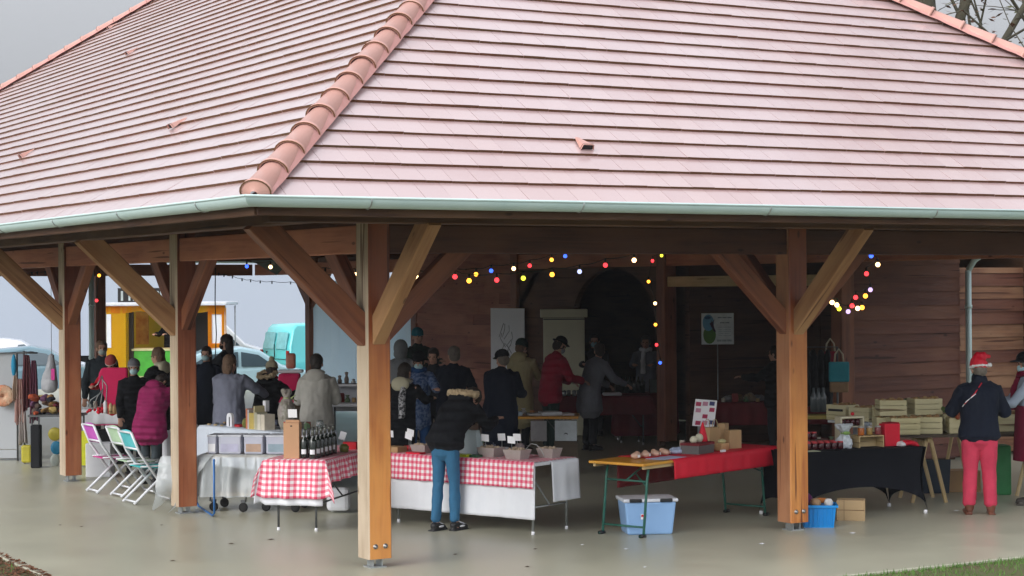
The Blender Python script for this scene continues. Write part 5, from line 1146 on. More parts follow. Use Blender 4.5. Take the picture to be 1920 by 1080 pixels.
b.add([(-.155, -.12, 0), (.155, -.12, 0), (.155, .12, 0), (-.155, .12, 0), (-.18, -.145, .23), (.18, -.145, .23), (.18, .145, .23), (-.18, .145, .23)], [(3, 2, 1, 0), (0, 1, 5, 4), (1, 2, 6, 5), (2, 3, 7, 6), (3, 0, 4, 7)])
for k in range(7): b.box((-.14 + k * .045, -.14, .12), (.008, .02, .19), tilt=(.1, 0, 0))
b.build('tub', mat('bright_blue_plastic', (.01, .26, .68), .35, (.01, .24, .64), 2), t); b = MB()
b.box((0, -.152, .225), (.40, .022, .025)); b.box((0, .152, .225), (.40, .022, .025)); b.box((-.19, 0, .225), (.022, .29, .025)); b.box((.19, 0, .225), (.022, .29, .025)); b.build('rim', MATS['bright_blue_plastic'], t)
for nm, c, p, r in (('purple_cloth', (.10, .01, .08), (-.13, .03, .27), (.08, .08, .08)), ('brown_roll', (.42, .27, .15), (-.03, -.04, .25), (.06, .07, .05)), ('orange_strap', (.45, .15, .03), (.03, .03, .27), (.09, .02, .03)), ('white_paper', (.7, .7, .7), (.11, -.02, .25), (.05, .04, .05))):
    b = MB(); b.ell(p, r); b.box((p[0], p[1], p[2] - .1), (r[0], r[1], .1)); remesh(b, nm, mat('odd_' + nm, c, .8), t, vox=.012, fold=.012, fs=16)
t = thing('cardboard_box', 'brown cardboard box on the floor behind the blue crate', 'box', gp(1597, 977) + vdir(0) * .14, rz(12)); b = MB(); b.box((0, 0, .11), (.30, .24, .22)); b.build('carton', mat('box_card', (.50, .35, .19), .8, (.46, .32, .17), 3), t, bevel=.004); b = MB(); b.box((0, -.121, .115), (.30, .003, .006)); b.box((-.07, -.121, .11), (.004, .003, .22)); b.build('seam', mat('brown_seam', (.2, .11, .05), .8), t)
# crates
def mk_crate(w=.32, h=.20, d=.26, closed=True):
    t = thing('wooden_crate', 'x', 'crate', (0, 0, 0), 0, 'pale wooden crates on the trestle tables'); n = 3
    b = MB(); th = .008
    for k in range(n):
        z = h * (k + .5) / n; hh = h / n - .006
        b.box((0, -d / 2, z), (w, th, hh)); b.box((0, d / 2, z), (w, th, hh)); b.box((-w / 2 + .004, 0, z), (th, d - .02, hh)); b.box((w / 2 - .004, 0, z), (th, d - .02, hh))
    for x in (-w / 2 + .02, w / 2 - .02):
        for y in (-d / 2 + .012, d / 2 - .012): b.box((x, y, h / 2), (.022, .014, h))
    b.build('slats', M_pale, t); b = MB(); b.box((0, 0, .012), (w - .02, d - .02, .01)); b.build('base', M_pale, t)
    b = MB()
    for k in range(22): b.ell((random.uniform(-.4, .4) * w, random.uniform(-.38, .38) * d, h * random.uniform(.82, 1.02)), random.uniform(.022, .034), None, 7, 5)
    b.build('produce', mat('pale_produce', (.42, .33, .14), .7, (.30, .12, .05), 9, .9), t)
    return t
c0 = mk_crate(); first = True
CR = [(F5b, .10, .18, .80, 0, 'crate with a dark slot at the left end of the back trestle table'), (F5b, .46, .18, .80, .1, 'crate second from the left on the back trestle table'), (F5b, .84, .2, .80, -.1, 'crate third from the left on the back trestle table'), (F5b, 1.2, .22, .80, .05, 'crate fourth from the left on the back trestle table'), (F5b, .5, .52, .80, .1, 'crate standing behind the second one on the back table'), (F5b, .95, .55, .80, 0, 'crate standing behind the third one on the back table'),
      (F5, .10, .5, .80, .1, 'crate at the left end of the right trestle table'), (F5, .13, .5, 1.0, .05, 'upper crate at the left end of the right trestle table'), (F5, .52, .3, .80, -.05, 'crate at the front middle of the right trestle table'), (F5, .55, .62, .80, .1, 'back lower crate in the middle of the right trestle table'), (F5, .57, .62, 1.0, 0, 'back upper crate in the middle of the right trestle table'), (F5, .93, .3, .80, 0, 'crate just left of the figure in the red hat'), (F5, .93, .62, .80, -.1, 'back lower crate left of the figure in the red hat'), (F5, .20, .2, .80, 0, 'front crate at the left end of the right trestle table'), (F5, 1.85, .35, .80, .1, 'crate between the red hatted figure and the capped seller'), (F5, 1.5, .5, .80, 0, 'crate hidden behind the red hatted figure')]
for F, x, y, z, r, lb in CR:
    if first: c0.location = F(x, y, z); c0.rotation_euler = (0, 0, F.r + r); c0['label'] = lb; first = False; c = c0
    else: c = dup(c0, F(x, y, z), F.r + r + random.uniform(-.12, .12), lb); c.scale = (random.uniform(.9, 1.08), 1, random.uniform(.88, 1.06))
b = MB(); b.box((0, 0, 0), (.24, .004, .03)); ob = b.build('dark_slot', M_blackp, c0); ob.location = (0, -.141, .13)
def heap(name, label, cat, pos, items, m, r=.03):
    b = MB()
    for k in range(items): b.ell((random.gauss(0, .08), random.gauss(0, .06), .02 + random.random() * .05), (r * random.uniform(.8, 1.2),) * 3, None, 8, 6)
    o = b.build(name, m, label=label, cat=cat); o.location = pos; return o
heap('leafy_greens', 'dark green leaves piled on the crates behind the jam stall', 'greens', F5b(1.05, .42, 1.02), 40, mat('dark_leaf', (.02, .06, .015), .7, (.03, .09, .02), 12), .03)
heap('carrots', 'orange vegetables beside the leafy greens on the crates', 'vegetables', F5b(1.3, .35, .98), 24, mat('carrot', (.42, .14, .05), .6, (.3, .12, .05), 10), .028); heap('carrots', 'orange vegetables in the crate between the red hatted figure and the seller', 'vegetables', F5(1.85, .35, .98), 24, MATS['carrot'], .03); heap('leafy_greens', 'green leaves in the crate just left of the red hatted figure', 'greens', F5(.95, .5, 1.0), 26, mat('mid_leaf', (.08, .13, .03), .7), .03)
heap('squash', 'red brown vegetables in the front crate left of the red hatted figure', 'vegetables', F5(.93, .3, .97), 18, mat('squash', (.34, .08, .03), .6), .028)
simple_box('chalkboard', 'dark framed board leaning under the right trestle table', 'board', Fr(wp(1752, 22.9), 88), 0, 0, .02, (.34, .03, .42), mat('slate_board', (.03, .045, .07), .5), tilt=(.2, 0, 0)); simple_box('brown_crate', 'brown crate on the floor under the right trestle table', 'crate', Fr(wp(1800, 23.4), 88), 0, 0, .0, (.4, .3, .26), M_card)
simple_box('green_bin', 'green plastic bin under the trestle table between the red trousered figure and the seller', 'bin', Fr(wp(1872, 23.0), 88), 0, 0, .0, (.22, .25, .6), mat('green_bin', (.03, .22, .07), .5), bevel=.02)
# dark stall at the back right
t = thing('clothes_rail', 'dark coats on a rail behind the right front post', 'clothes rail', wp(1524, 25.4), rz(0))
b = MB(); b.tube([(-.35, 0, 0), (-.35, 0, 1.72), (.32, 0, 1.72), (.32, 0, 0)], .015, 8); b.build('rail', M_grey, t)
for k in range(6):
    b = MB(); loft(b, [((-.26 + k * .09, 0, .95), .05, .20), ((-.26 + k * .09, 0, 1.3), .045, .2), ((-.26 + k * .09, 0, 1.6), .035, .19), ((-.26 + k * .09, 0, 1.68), .02, .08)]); remesh(b, 'hanging_coat', M_black, t, vox=.016, fold=.02)
def tote(pos, w, h, c1, c2, label, strap=True):
    t = thing('tote_bag', label, 'bag', pos, rz(0)); b = MB(); b.box((0, 0, -h * .32), (w, .06, h * .64)); b.build('bag_body', cloth('tote_%s' % label[:4], c1), t, bevel=.02)
    b = MB(); b.box((0, .0, -h * .8), (w * .92, .06, h * .34)); b.build('bag_base', cloth('toteb_%s' % label[:4], c2), t, bevel=.02)
    for y in (-.02, .02): b = MB(); b.tube([(-.06, y, 0), (-.05, y, .10), (0, y, .17), (.05, y, .10), (.06, y, 0)], .009, 6); b.build('strap', mat('cream_strap', (.55, .48, .35), .7), t)
tote(wp(1572, 25.2, 1.53), .27, .42, (.03, .24, .30), (.28, .18, .10), 'teal tote bag with straw base hanging beside the right front post'); tote(wp(1556, 25.5, 1.66), .16, .34, (.34, .02, .05), (.34, .03, .06), 'crimson bag hanging behind the teal tote')
for k in range(3):
    b = MB(); b.lathe([(0, 0), (.045, 0), (.045, .2), (.018, .27), (.018, .32), (0, .32)], (0, 0, 0), 10); o = b.build('glass_bottle', mat('pale_bottle', (.10, .12, .13), .1), label=f'clear bottle near the dark coats, {NTH[k]} to the right of the front post', cat='bottle', group='clear bottles near the dark coats'); o.location = wp(1524 + k * 9, 25.0, .88)
simple_box('yellow_box', 'yellow edged tray left of the crates behind the right front post', 'tray', Fr(wp(1530, 24.9), 90), 0, 0, .80, (.4, .3, .05), mat('dull_yellow', (.36, .28, .06), .6))
# sign on a pole
t = thing('sign_board', 'white sign with a green and blue picture on a thin pole in the dark recess', 'sign', wp(1345, 29.8), rz(0) + .05)
b = MB(); b.box((0, 0, 1.875), (.51, .02, .49)); b.build('panel', mat('sign_white', (.78, .86, .87), .6), t, bevel=.002)
b = MB(); b.tube([(0, .02, .02), (0, .02, 1.7)], .009, 8); b.build('pole', M_galv, t); b = MB(); b.box((0, 0, .01), (.3, .3, .02)); b.build('pole_base', M_grey, t)
def blob(pts, m, nm, y=-.013): b = MB(); b.poly([(x, y, z) for x, z in pts], .002, 0, (0, -1, 0)); b.build(nm, m, t)
blob([(-.13 + .10 * cos(a), 1.78 + .14 * sin(a)) for a in [2 * pi * k / 20 for k in range(20)]], mat('leaf_green', (.08, .22, .03), .6), 'green_shape')
blob([(-.15 + .09 * cos(a), 1.97 + .13 * sin(a)) for a in [2 * pi * k / 20 for k in range(20)]], mat('sky_blue', (.12, .36, .55), .6), 'blue_shape', -.0155)
blob([(-.16 + .05 * cos(a), 2.05 + .025 * sin(a)) for a in [2 * pi * k / 16 for k in range(16)]], mat('deep_blue', (.01, .10, .22), .6), 'dark_blue_shape', -.018)
blob([(-.13, 1.96), (-.10, 1.98), (-.10, 2.02), (-.085, 1.98), (-.05, 2.03), (-.07, 1.97), (-.06, 1.9), (-.03, 1.83), (-.06, 1.83), (-.10, 1.9)], mat('plum', (.04, .02, .05), .6), 'figure_shape', -.0205)
for k, (z, w, hh, c) in enumerate(((2.05, .22, .018, 1), (1.97, .15, .018, 1), (1.90, .20, .008, 0), (1.86, .2, .006, 0), (1.83, .2, .006, 0), (1.80, .17, .006, 0), (1.77, .2, .006, 0), (1.69, .24, .03, 0))):
    b = MB(); n = int(w / .02); x0 = .11 - w / 2
    for i in range(n): b.box((x0 + (i + .5) * w / n, -.012, z), (w / n * (.75 if i % 4 != 3 else .35), .003, hh)) 
    b.build('text_line', mat('sign_ink%d' % c, ((.25, .36, .40), (.08, .16, .19))[c], .6), t)
# poster on the wall, cream cupboard
t = thing('wall_poster', 'large white poster with a faint grey drawing on the board wall', 'poster', (9.545, 0, 0))
def y_at(px, X=9.545):
    k = (px - 960) / FPX; # lateral = k*fwd ; solve for Y on plane X
    dx = X - CX; a = RT.x * dx; # lat = RT.x*dx+RT.y*dy ; fwd = FW.x*dx+FW.y*dy
    dy = (k * FW.x * dx - RT.x * dx) / (RT.y - k * FW.y); return CY + dy
ya, yb = y_at(920), y_at(983)
b = MB(); b.box((0, (ya + yb) / 2, 1.6), (.01, ya - yb, 1.14)); b.build('sheet', mat('poster_white', (.74, .77, .82), .7, (.70, .73, .79), 3), t)
b = MB(); random.seed(3)
for k in range(9):
    y0, z0 = (ya + yb) / 2 + random.uniform(-.3, .3), random.uniform(1.5, 1.95); b.tube([(-.007, y0, z0), (-.007, y0 + random.uniform(-.15, .15), z0 - .1), (-.007, y0 + random.uniform(-.2, .2), z0 - .25)], .006, 5)
b.build('drawing', mat('pencil_grey', (.25, .27, .31), .8), t)
cq = Vector((9.35, y_at(1057, 9.35), 0)); t = thing('cupboard', 'tall cream cupboard with a cornice in front of the dark arch', 'cupboard', cq, rz(0) + .0)
M_cream = mat('cream_paint', (.68, .68, .52), .6, (.63, .63, .48), 2)
b = MB(); b.box((0, .15, 1.02), (.70, .3, 2.0)); b.build('carcass', M_cream, t, bevel=.004); b = MB(); b.box((0, .14, 2.10), (.80, .36, .14)); b.build('cornice', M_cream, t, bevel=.01); b = MB(); b.box((0, -.004, 2.0), (.70, .01, .02)); b.build('shadow_gap', M_grey, t)
b = MB(); b.box((0, -.005, 1.0), (.64, .012, 1.85)); b.build('door', M_cream, t, bevel=.003)
# brochures etc. at the back table
for k, (x, w, c, nm) in enumerate(((.25, .24, (.45, .5, .52), 'grey'), (.60, .22, (.42, .52, .60), 'blue white'), (.88, .2, (.5, .5, .5), 'pale grey'), (1.1, .28, (.6, .62, .66), 'white'), (1.32, .16, (.55, .5, .5), 'pinkish'))):
    simple_box('brochure_pile', f'{nm} pile of brochures on the wooden edged back table', 'brochures', F8, x, .2, .764, (w, .25, .03 + .02 * (k % 2)), mat('broch_%d' % k, c, .6), rot=.1 * k)
t = thing('white_box', 'white box with a tiny dark mark hanging on the front of the brochure table', 'box', F8(1.33, -.16, .44), F8.r); b = MB(); b.box((0, 0, .14), (.30, .22, .28)); b.build('carton', mat('white_carton', (.60, .67, .72), .5), t, bevel=.006)
b = MB(); b.poly([(-.03, -.112, .09), (.0, -.112, .10), (.03, -.112, .085), (.02, -.112, .11), (-.01, -.112, .115)], .002, 0, (0, -1, 0)); b.build('mark', M_blackp, t)
b = MB(); b.box((.0, .0, -.215), (.3, .22, .01)); b.tube([(-.13, 0, -.21), (-.13, 0, -.44)], .01, 6); b.tube([(.13, 0, -.21), (.13, 0, -.44)], .01, 6); 
simple_box('plinth', 'brown plinth under the white box at the brochure table', 'plinth', F8, 1.33, -.16, 0, (.32, .24, .438), M_dtop)
simple_box('leaflet_stack', 'pale leaflets under the brochure table top', 'leaflets', F8, .95, -.02, .42, (.22, .05, .28), mat('grey_leaflet', (.35, .34, .36), .7))
# dark red tables' goods
for k in range(9):
    t = thing('foil_pack', f'wrapped pack, {NTH[k]} from the left on the dark red table before the sign', 'packet', F6(.3 + k * .16, .3 + .1 * (k % 2), .785), 0, 'wrapped packs on the dark red table'); b = MB(); b.ell((0, 0, .04), (.10, .08, .05 + .02 * (k % 3))); remesh(b, 'wrap', mat('foil_%d' % (k % 3), ((.30, .31, .33), (.30, .20, .12), (.34, .26, .17))[k % 3], .3, metal=.3 if k % 3 == 0 else 0), t, vox=.012, fold=.02, fs=22)
for k in range(7):
    b = MB(); b.lathe([(0, 0), (.04, 0), (.04, .17), (.016, .22), (.016, .27), (0, .27)], (0, 0, 0), 10); o = b.build('bottle', M_bglass, label=f'dark bottle below the column of bulbs, {NTH[k]} from the left', cat='bottle', group='bottles below the column of bulbs'); o.location = F7b(.08 + k * .07, .3 + .05 * (k % 2), .795)
simple_box('glass_case', 'pale glass box on the long dark red cloth', 'glass box', F7b, .72, .4, .795, (.2, .15, .22), mat('pale_case', (.18, .22, .21), .2)); simple_box('white_plates', 'white plates on the dark red table behind the grey coat', 'plates', F7, .9, .25, .785, (.3, .2, .05), M_paper, bevel=.02)
for k in range(5):
    b = MB(); b.lathe([(0, 0), (.03, 0), (.035, .09), (0, .1)], (0, 0, 0), 9); o = b.build('glass_ornament', mat('silver_glass', (.35, .40, .42), .15, metal=.5), label=f'silvery glass ornament beside the red jacket, {NTH[k]} from the left', cat='ornament', group='silver ornaments beside the red jacket'); o.location = F7(.12 + k * .08, .2 + .08 * (k % 2), .785)
t = thing('display_easel', 'pair of white printed boards leaning at the left end of the sign table', 'display board', wp(1318, 28.2), rz(0)); 
for k, (x, w) in enumerate(((-.04, .1), (.03, .24))): b = MB(); b.box((x, .02 * k, .33), (w, .012, .66), 0, 0, tilt=(-.12, .05 * (1 - k), 0)); b.build('board', mat('board_white', (.50, .53, .56), .6), t)
b = MB(); 
for k in range(6): b.ell((.02 + .03 * sin(k * 2), -.0, .12 + k * .03), (.02, .004, .012), None, 8, 5)
b.v = [(v[0], v[1] - .035 + .0, v[2]) for v in b.v]; b.build('print', M_grey, t)
# ---------------------------------------------------------------- left side stalls
def fchair(pos, rot, label, c1, c2):
    t = thing('folding_chair', label, 'chair', pos, rot, 'coloured folding chairs'); W2 = .215; r = .0165; M = M_whitem
    for sx in (-1, 1):
        b = MB(); b.tube([(sx * W2, -.30, .86), (sx * W2, -.20, .62), (sx * W2, .22, .012)], r, 8); b.build('back_leg', M, t)
        b = MB(); b.tube([(sx * (W2 - .028), .22, .44), (sx * (W2 - .028), -.26, .012)], r, 8); b.build('front_leg', M, t)
    for p, q in (((-W2, .2, .05), (W2, .2, .05)), ((-W2 + .028, -.235, .035), (W2 - .028, -.235, .035)), ((-W2, -.30, .86), (W2, -.30, .86)), ((-W2, -.215, .66), (W2, -.215, .66))):
        b = MB(); b.tube([p, q], .0125, 8); b.build('crossbar', M, t)
    b = MB(); P = [[(x, -.302 + .09 * k / 4 + .006 + .025 * (1 - (x / W2) ** 2), .865 - .23 * k / 4 + (.02 * (1 - (x / W2) ** 2) if k == 0 else 0)) for x in [W2 * (i / 4 - 1) for i in range(9)]] for k in range(5)]; b.grid(P); thick(b.build('backrest', c1, t), .006)
    b = MB(); P = [[(x, -.17 + .40 * k / 5, .445 - .012 * sin(pi * k / 5) + .0) for x in [W2 * .9 * (i / 4 - 1) for i in range(9)]] for k in range(6)]; b.grid(P); thick(b.build('seat', c2, t), .008)
    for sx in (-1, 1): b = MB(); b.tube([(sx * (W2 - .02), -.18, .45), (sx * (W2 - .02), .24, .45)], .010, 8); b.build('seat_rail', M, t)
    return t
M_teal = mat('teal_canvas', (.10, .52, .56), .7); M_mint = mat('mint_canvas', (.45, .62, .42), .7); M_mag = mat('magenta_canvas', (.55, .10, .50), .7); M_pink = mat('pink_canvas', (.65, .05, .30), .7); M_tseat = mat('teal_seat', (.04, .50, .50), .7)
fchair(wp(277, 22.75), rz(58), 'nearest folding chair with teal back and seat, beside the post', M_teal, M_tseat)
fchair(wp(252, 23.5), rz(58), 'middle folding chair with mint green back', M_mint, M_mint)
fchair(wp(206, 24.0), rz(58), 'leftmost folding chair with magenta back and pink seat', M_mag, M_pink)
# crimson draped boards
def draped(name, label, px, d, pts, m, th=.10, z=0):
    t = wp(px, d, z); b = MB(); b.poly([(x, 0, zz) for x, zz in pts], th, 0, (0, 1, 0)); o = b.build(name, m, label=label, cat='display board', bevel=.03); o.location = t; o.rotation_euler = (0, 0, rz(0)); return o
M_crim = mat('crimson_felt', (.66, .004, .10), .7, (.60, .003, .09), 4, bump=.1, bscale=9)
draped('felt_heart', 'large crimson felt board standing on the white clothed table behind the chairs', 212, 27.6, [(-.18, 1.42), (.20, 1.42), (.20, .72), (.08, .72), (-.10, .92), (-.20, 1.08), (-.235, 1.22), (-.22, 1.34)], M_crim)
draped('felt_board', 'crimson cloth covered stand between the black and the beige coats', 538, 26.6, [(-.13, 1.36), (.17, 1.36), (.13, .95), (-.16, .95)], M_crim, .2)
simple_box('red_tin', 'red and white round tin standing above the crimson stand', 'tin', Fr(wp(543, 26.7), 90), 0, .1, 1.42, (.13, .13, .22), mat('tin_red', (.50, .03, .03), .4, (.6, .35, .25), 9, .9), bevel=.03)
simple_box('white_rolls', 'white wrapped rolls lying on top of the crimson stand', 'rolls', Fr(wp(540, 26.7), 90), .02, .05, 1.365, (.36, .2, .045), M_white, bevel=.02)
simple_box('stall_table', 'pale table carrying the crimson stand behind the brown bottle box', 'table', Fr(wp(548, 26.7), 90), 0, .1, .0, (.9, .5, .92), M_dtop)
t = thing('wire_reindeer', 'silver wire reindeer on the white clothed table behind the chairs', 'ornament', wp(184, 27.6, .755), rz(0)); b = MB()
for q in ([(0, 0, 0), (.03, 0, .18), (.06, 0, .36), (.05, 0, .55)], [(-.1, 0, .05), (-.02, 0, .25), (.06, 0, .36)], [(.05, 0, .55), (-.02, 0, .42), (-.05, 0, .40)], [(.05, 0, .5), (.12, 0, .4), (.10, 0, .1), (.12, 0, 0)], [(.03, 0, .3), (-.12, 0, .2), (-.16, 0, .1)]): b.tube(q, .008, 6)
b.build('wire_body', M_galv, t)
heap('red_ornaments', 'red and silver baubles below the wire reindeer', 'ornaments', wp(176, 27.5, .76), 14, M_redc, .025)
for k, (dx, h, m) in enumerate(((0, .16, M_paper), (10, .12, M_ply), (17, .1, M_card), (24, .08, M_ply))):
    o = MB(); o.lathe([(.03, 0), (.03, h), (.005, h + .04)], (0, 0, 0), 10); q = o.build('candle', m, label=('white', 'pale yellow', 'brown', 'short yellow')[k] + ' candle in the row before the crimson felt board', cat='candle'); q.location = wp(196 + dx, 27.5, .757)
# far left stall
t = thing('grid_stand', 'white grid panel stand at the far left hung with small goods', 'panel', wp(8, 28.4), rz(0)); b = MB(); b.box((-.15, .1, .9), (.62, .02, 1.45)); b.box((-.15, .1, .1), (.62, .02, .12)); b.build('board', mat('panel_grey', (.42, .44, .46), .6, (.38, .40, .43), 2), t)
b = MB(); b.tube([(.17, .05, 0), (.17, .05, 1.62)], .014, 8); b.tube([(-.5, .05, 1.6), (.42, .05, 1.63)], .01, 6); b.build('frame', M_grey, t)
b = MB(); b.ell((.14, -.02, 1.43), (.04, .03, .17)); b.build('blue_tassel', mat('blue_felt', (.01, .25, .45), .7), t); b = MB(); b.lathe([(.15, -.012), (.165, 0), (.15, .012), (.03, .03), (.02, -.03)], (0, 0, 0), 18); M = Matrix.Rotation(pi / 2, 3, 'X'); b.v = [tuple(M @ Vector(v) + Vector((-.02, -.03, .98))) for v in b.v]; b.build('wreath', mat('orange_wreath', (.50, .13, .05), .8, (.58, .46, .32), 7, .5, bump=.9, bscale=30), t)
t = thing('scarf_rack', 'rack of mauve and pink scarves beside the white grid panel', 'clothes rail', wp(44, 28.0), rz(0)); b = MB(); b.tube([(0, 0, 0), (0, 0, 1.66)], .015, 8); b.tube([(-.12, 0, 1.63), (.2, 0, 1.63)], .012, 8); b.build('stand', M_grey, t)
def hang(nm, x, z0, z1, w, c, par, y=0, fr=0):
    g = MB(); P = []
    for i in range(15):
        u = i / 14 - .5; r = []
        for j_ in range(17):
            v = j_ / 16; ww = w * (.45 + .55 * v ** .6); r.append((x + u * ww, y + .035 * sin(u * 19 + nm.__len__()) * (.4 + v) + .01 * sin(v * 9), z1 - (z1 - z0) * v + .03 * sin(u * 7) * (v > .95)))
        P.append(r)
    g.grid(P); return thick(g.build(nm, cloth(nm, c), par), .012)
for x, z0, z1, w, c, nm in ((-.06, .60, 1.25, .15, (.46, .28, .25), 'pink_scarf'), (.05, .80, 1.6, .16, (.13, .04, .05), 'plum_scarf'), (.15, .62, 1.52, .15, (.17, .06, .10), 'mauve_scarf'), (-.02, .30, .95, .13, (.55, .50, .48), 'white_scarf'), (-.12, .95, 1.3, .10, (.5, .38, .3), 'cream_scarf')): hang(nm, x, z0, z1, w, c, t, -.05 * len(nm) / 12)
t = thing('knitwear_table', 'dark metal frame table heaped with red and brown knitwear at the far left', 'table', wp(58, 27.4), rz(0)); b = MB(); b.box((.33, .2, .74), (.75, .5, .03)); b.build('tabletop', M_grey, t)
for x in (.0, .66):
    for y in (0, .4): b = MB(); b.tube([(x, y, 0), (x, y, .73)], .012, 6); b.build('leg', M_grey, t)
random.seed(12); KC = ((.30, .20, .16), (.38, .05, .02), (.26, .15, .06), (.35, .07, .03), (.42, .30, .26), (.20, .03, .05), (.10, .07, .06), (.02, .02, .03), (.45, .33, .12), (.14, .06, .12), (.5, .45, .4))
for k in range(26):
    x = random.uniform(-.02, .66); lv = k // 9; b = MB(); r = (random.uniform(.05, .10), random.uniform(.05, .08), random.uniform(.02, .045)); R = Euler((random.uniform(-.5, .5), random.uniform(-.6, .6), random.uniform(0, 3))).to_matrix()
    b.ell((x, random.uniform(-.02, .3), .78 + lv * .09 + random.uniform(0, .05)), r, R); remesh(b, 'knitwear', cloth('knit_%d' % (k % 11), KC[k % 11]), t, vox=.016, fold=.03, fs=12)
t = thing('hanging_bag', 'grey plastic bag with a pink tag hanging beside the second post', 'bag', wp(93, 27.0), rz(0)); b = MB(); loft(b, [((.02, 0, 1.62), .03, .03), ((0, 0, 1.45), .07, .06), ((-.02, 0, 1.25), .12, .08), ((-.02, 0, 1.14), .12, .08)]); remesh(b, 'bag_body', mat('grey_film', (.34, .35, .38), .4), t, vox=.014, fold=.02); b = MB(); b.box((.06, -.09, 1.36), (.05, .01, .16)); b.build('tag', M_pink, t); b = MB(); b.tube([(.02, 0, 1.6), (.02, 0, 2.9)], .004, 5); b.build('cord', M_grey, t)
simple_box('black_bin', 'slim black bin under the knitwear table', 'bin', Fr(wp(66, 27.3), 90), 0, 0, 0, (.14, .14, .62), M_black, bevel=.02)
simple_box('yellow_bag', 'small yellow bag on the floor beside the scarf rack', 'bag', Fr(wp(48, 27.9), 90), 0, 0, .02, (.15, .1, .26), mat('sun_yellow', (.48, .42, .03), .6), bevel=.03)
t = thing('toy_sign', 'yellow blue and white floor toy just left of the second post', 'toy', wp(101, 27.6), rz(0)); 
for k, (z, c) in enumerate(((.52, (.5, .42, .04)), (.32, (.02, .25, .45)), (.14, (.5, .55, .5)))): b = MB(); b.ell((.02 * (k % 2), 0, z - .06), (.10 - .015 * k, .03, .10)); b.build('disc', mat('toy_%d' % k, c, .5), t)
simple_box('yellow_board', 'bright yellow board on the floor right of the second post', 'board', Fr(wp(158, 27.4), 90), 0, 0, .02, (.11, .04, .5), mat('acid_yellow', (.60, .62, .02), .5)); simple_box('white_box', 'white box on the floor behind the magenta folding chair', 'box', Fr(wp(186, 26.0), 90), 0, 0, .0, (.34, .3, .46), M_white, bevel=.01)
simple_box('dark_bag', 'dark bag under the white clothed table behind the chairs', 'bag', Fr(wp(200, 27.9), 90), 0, 0, 0, (.5, .3, .5), M_black, bevel=.05); simple_box('white_sack', 'white sack standing between the magenta jacket and the post', 'sack', Fr(wp(312, 25.4), 90), 0, 0, 0, (.12, .2, .66), M_white, bevel=.05)
simple_box('dark_bag', 'dark bag on the floor beyond the gingham stall, behind the corner post', 'bag', Fr(wp(775, 22.0), 90), 0, 0, 0, (.4, .3, .34), M_black, bevel=.05); simple_box('white_sack', 'white bag on the floor right of the castors under the left gingham table', 'bag', Fr(wp(632, 21.6), 90), 0, 0, 0.02, (.26, .2, .26), M_white, bevel=.05)
# ---------------------------------------------------------------- strings of coloured bulbs
BC = {'w': (1, .60, .26), 'o': (1, .36, .03), 'y': (.85, .85, .05), 'r': (1, .04, .05), 'b': (.04, .12, 1), 'l': (.55, .6, 1), 'p': (.7, .5, .95)}
M_cable = mat('dark_cable', (.02, .025, .022), .6)
def string(label, pts, d0, d1=None, r=.026, lit=True):
    t = thing('light_string', label, 'string lights', wp(pts[0][0], d0, 2.7)); base = t.location.copy(); n = len(pts); W_ = []
    for i, (px, py, c) in enumerate(pts):
        d = d0 + ((d1 or d0) - d0) * i / max(1, n - 1); h = HOR - (px - 960) * .007; W_.append(wp(px, d, CH + (h - py) / FPX * d) - base)
    cb = [p + UP * .07 for p in W_]
    sm = []
    for i in range(len(cb) - 1):
        for k in range(4): a = k / 4; sm.append(cb[i].lerp(cb[i + 1], a) - UP * .02 * sin(pi * a))
    sm.append(cb[-1]); b = MB(); b.tube(sm, .005, 5); b.build('cable', M_cable, t)
    for p, (px, py, c) in zip(W_, pts):
        b = MB(); b.lathe([(.010, .018), (.013, .02), (.013, .06), (.006, .07)], p, 8); s_ = b.build('socket', M_cable, t)
        if c != '-':
            b = MB(); b.lathe([(0, -.030), (.014, -.027), (.025, -.012), (.025, .003), (.013, .02), (0, .022)], p, 12); b.build('bulb', mat('bulb_' + c, tuple(x * .8 for x in BC[c]), .3, emit=BC[c], es={'w': 5, 'o': 3.4, 'y': 1.6, 'r': 2.0, 'b': 2.0, 'l': 1.0, 'p': 1.0}[c]), t)
X7 = lambda X, Y, c: (640 + X / 2.909, 360 + Y / 2.909, c)
string('lit coloured bulbs strung under the front beam from the corner post to the dark arch', [X7(*q) for q in ((410, 465, 'w'), (620, 460, 'r'), (697, 482, 'o'), (848, 478, 'r'), (993, 468, 'y'), (1150, 448, 'o'), (1300, 432, 'l'), (1441, 397, 'r'), (1598, 370, 'w'), (1760, 335, '-'))], 19.5, 21.5)
string('second string of lit bulbs, slightly farther back above the white poster', [X7(*q) for q in ((560, 440, '-'), (735, 447, 'o'), (818, 428, 'b'), (941, 416, 'w'), (1028, 400, 'r'), (1148, 368, 'o'), (1222, 348, 'b'), (1300, 330, '-'))], 23, 26)
string('lit bulbs hanging straight down the dark post right of the arch', [X7(*q) for q in ((1748, 345, 'y'), (1698, 374, 'r'), (1676, 487, 'o'), (1711, 606, 'w'), (1712, 722, 'o'), (1717, 832, 'r'), (1736, 930, 'b'))], 29.5)
X8 = lambda X, Y, c: (1200 + X / 2.667, 360 + Y / 2.667, c)
string('loop of lit bulbs drooping right of the right front post', [X8(*q) for q in ((1157, 317, 'b'), (1190, 361, 'w'), (1133, 407, 'r'), (1152, 487, 'p'), (1127, 518, 'o'), (1078, 525, 'r'), (1110, 576, 'o'), (1088, 580, 'w'), (1060, 567, 'r'), (1040, 596, 'p'), (995, 582, 'y'), (984, 563, 'w'), (960, 550, 'w'), (959, 503, 'y'))], 21.0)
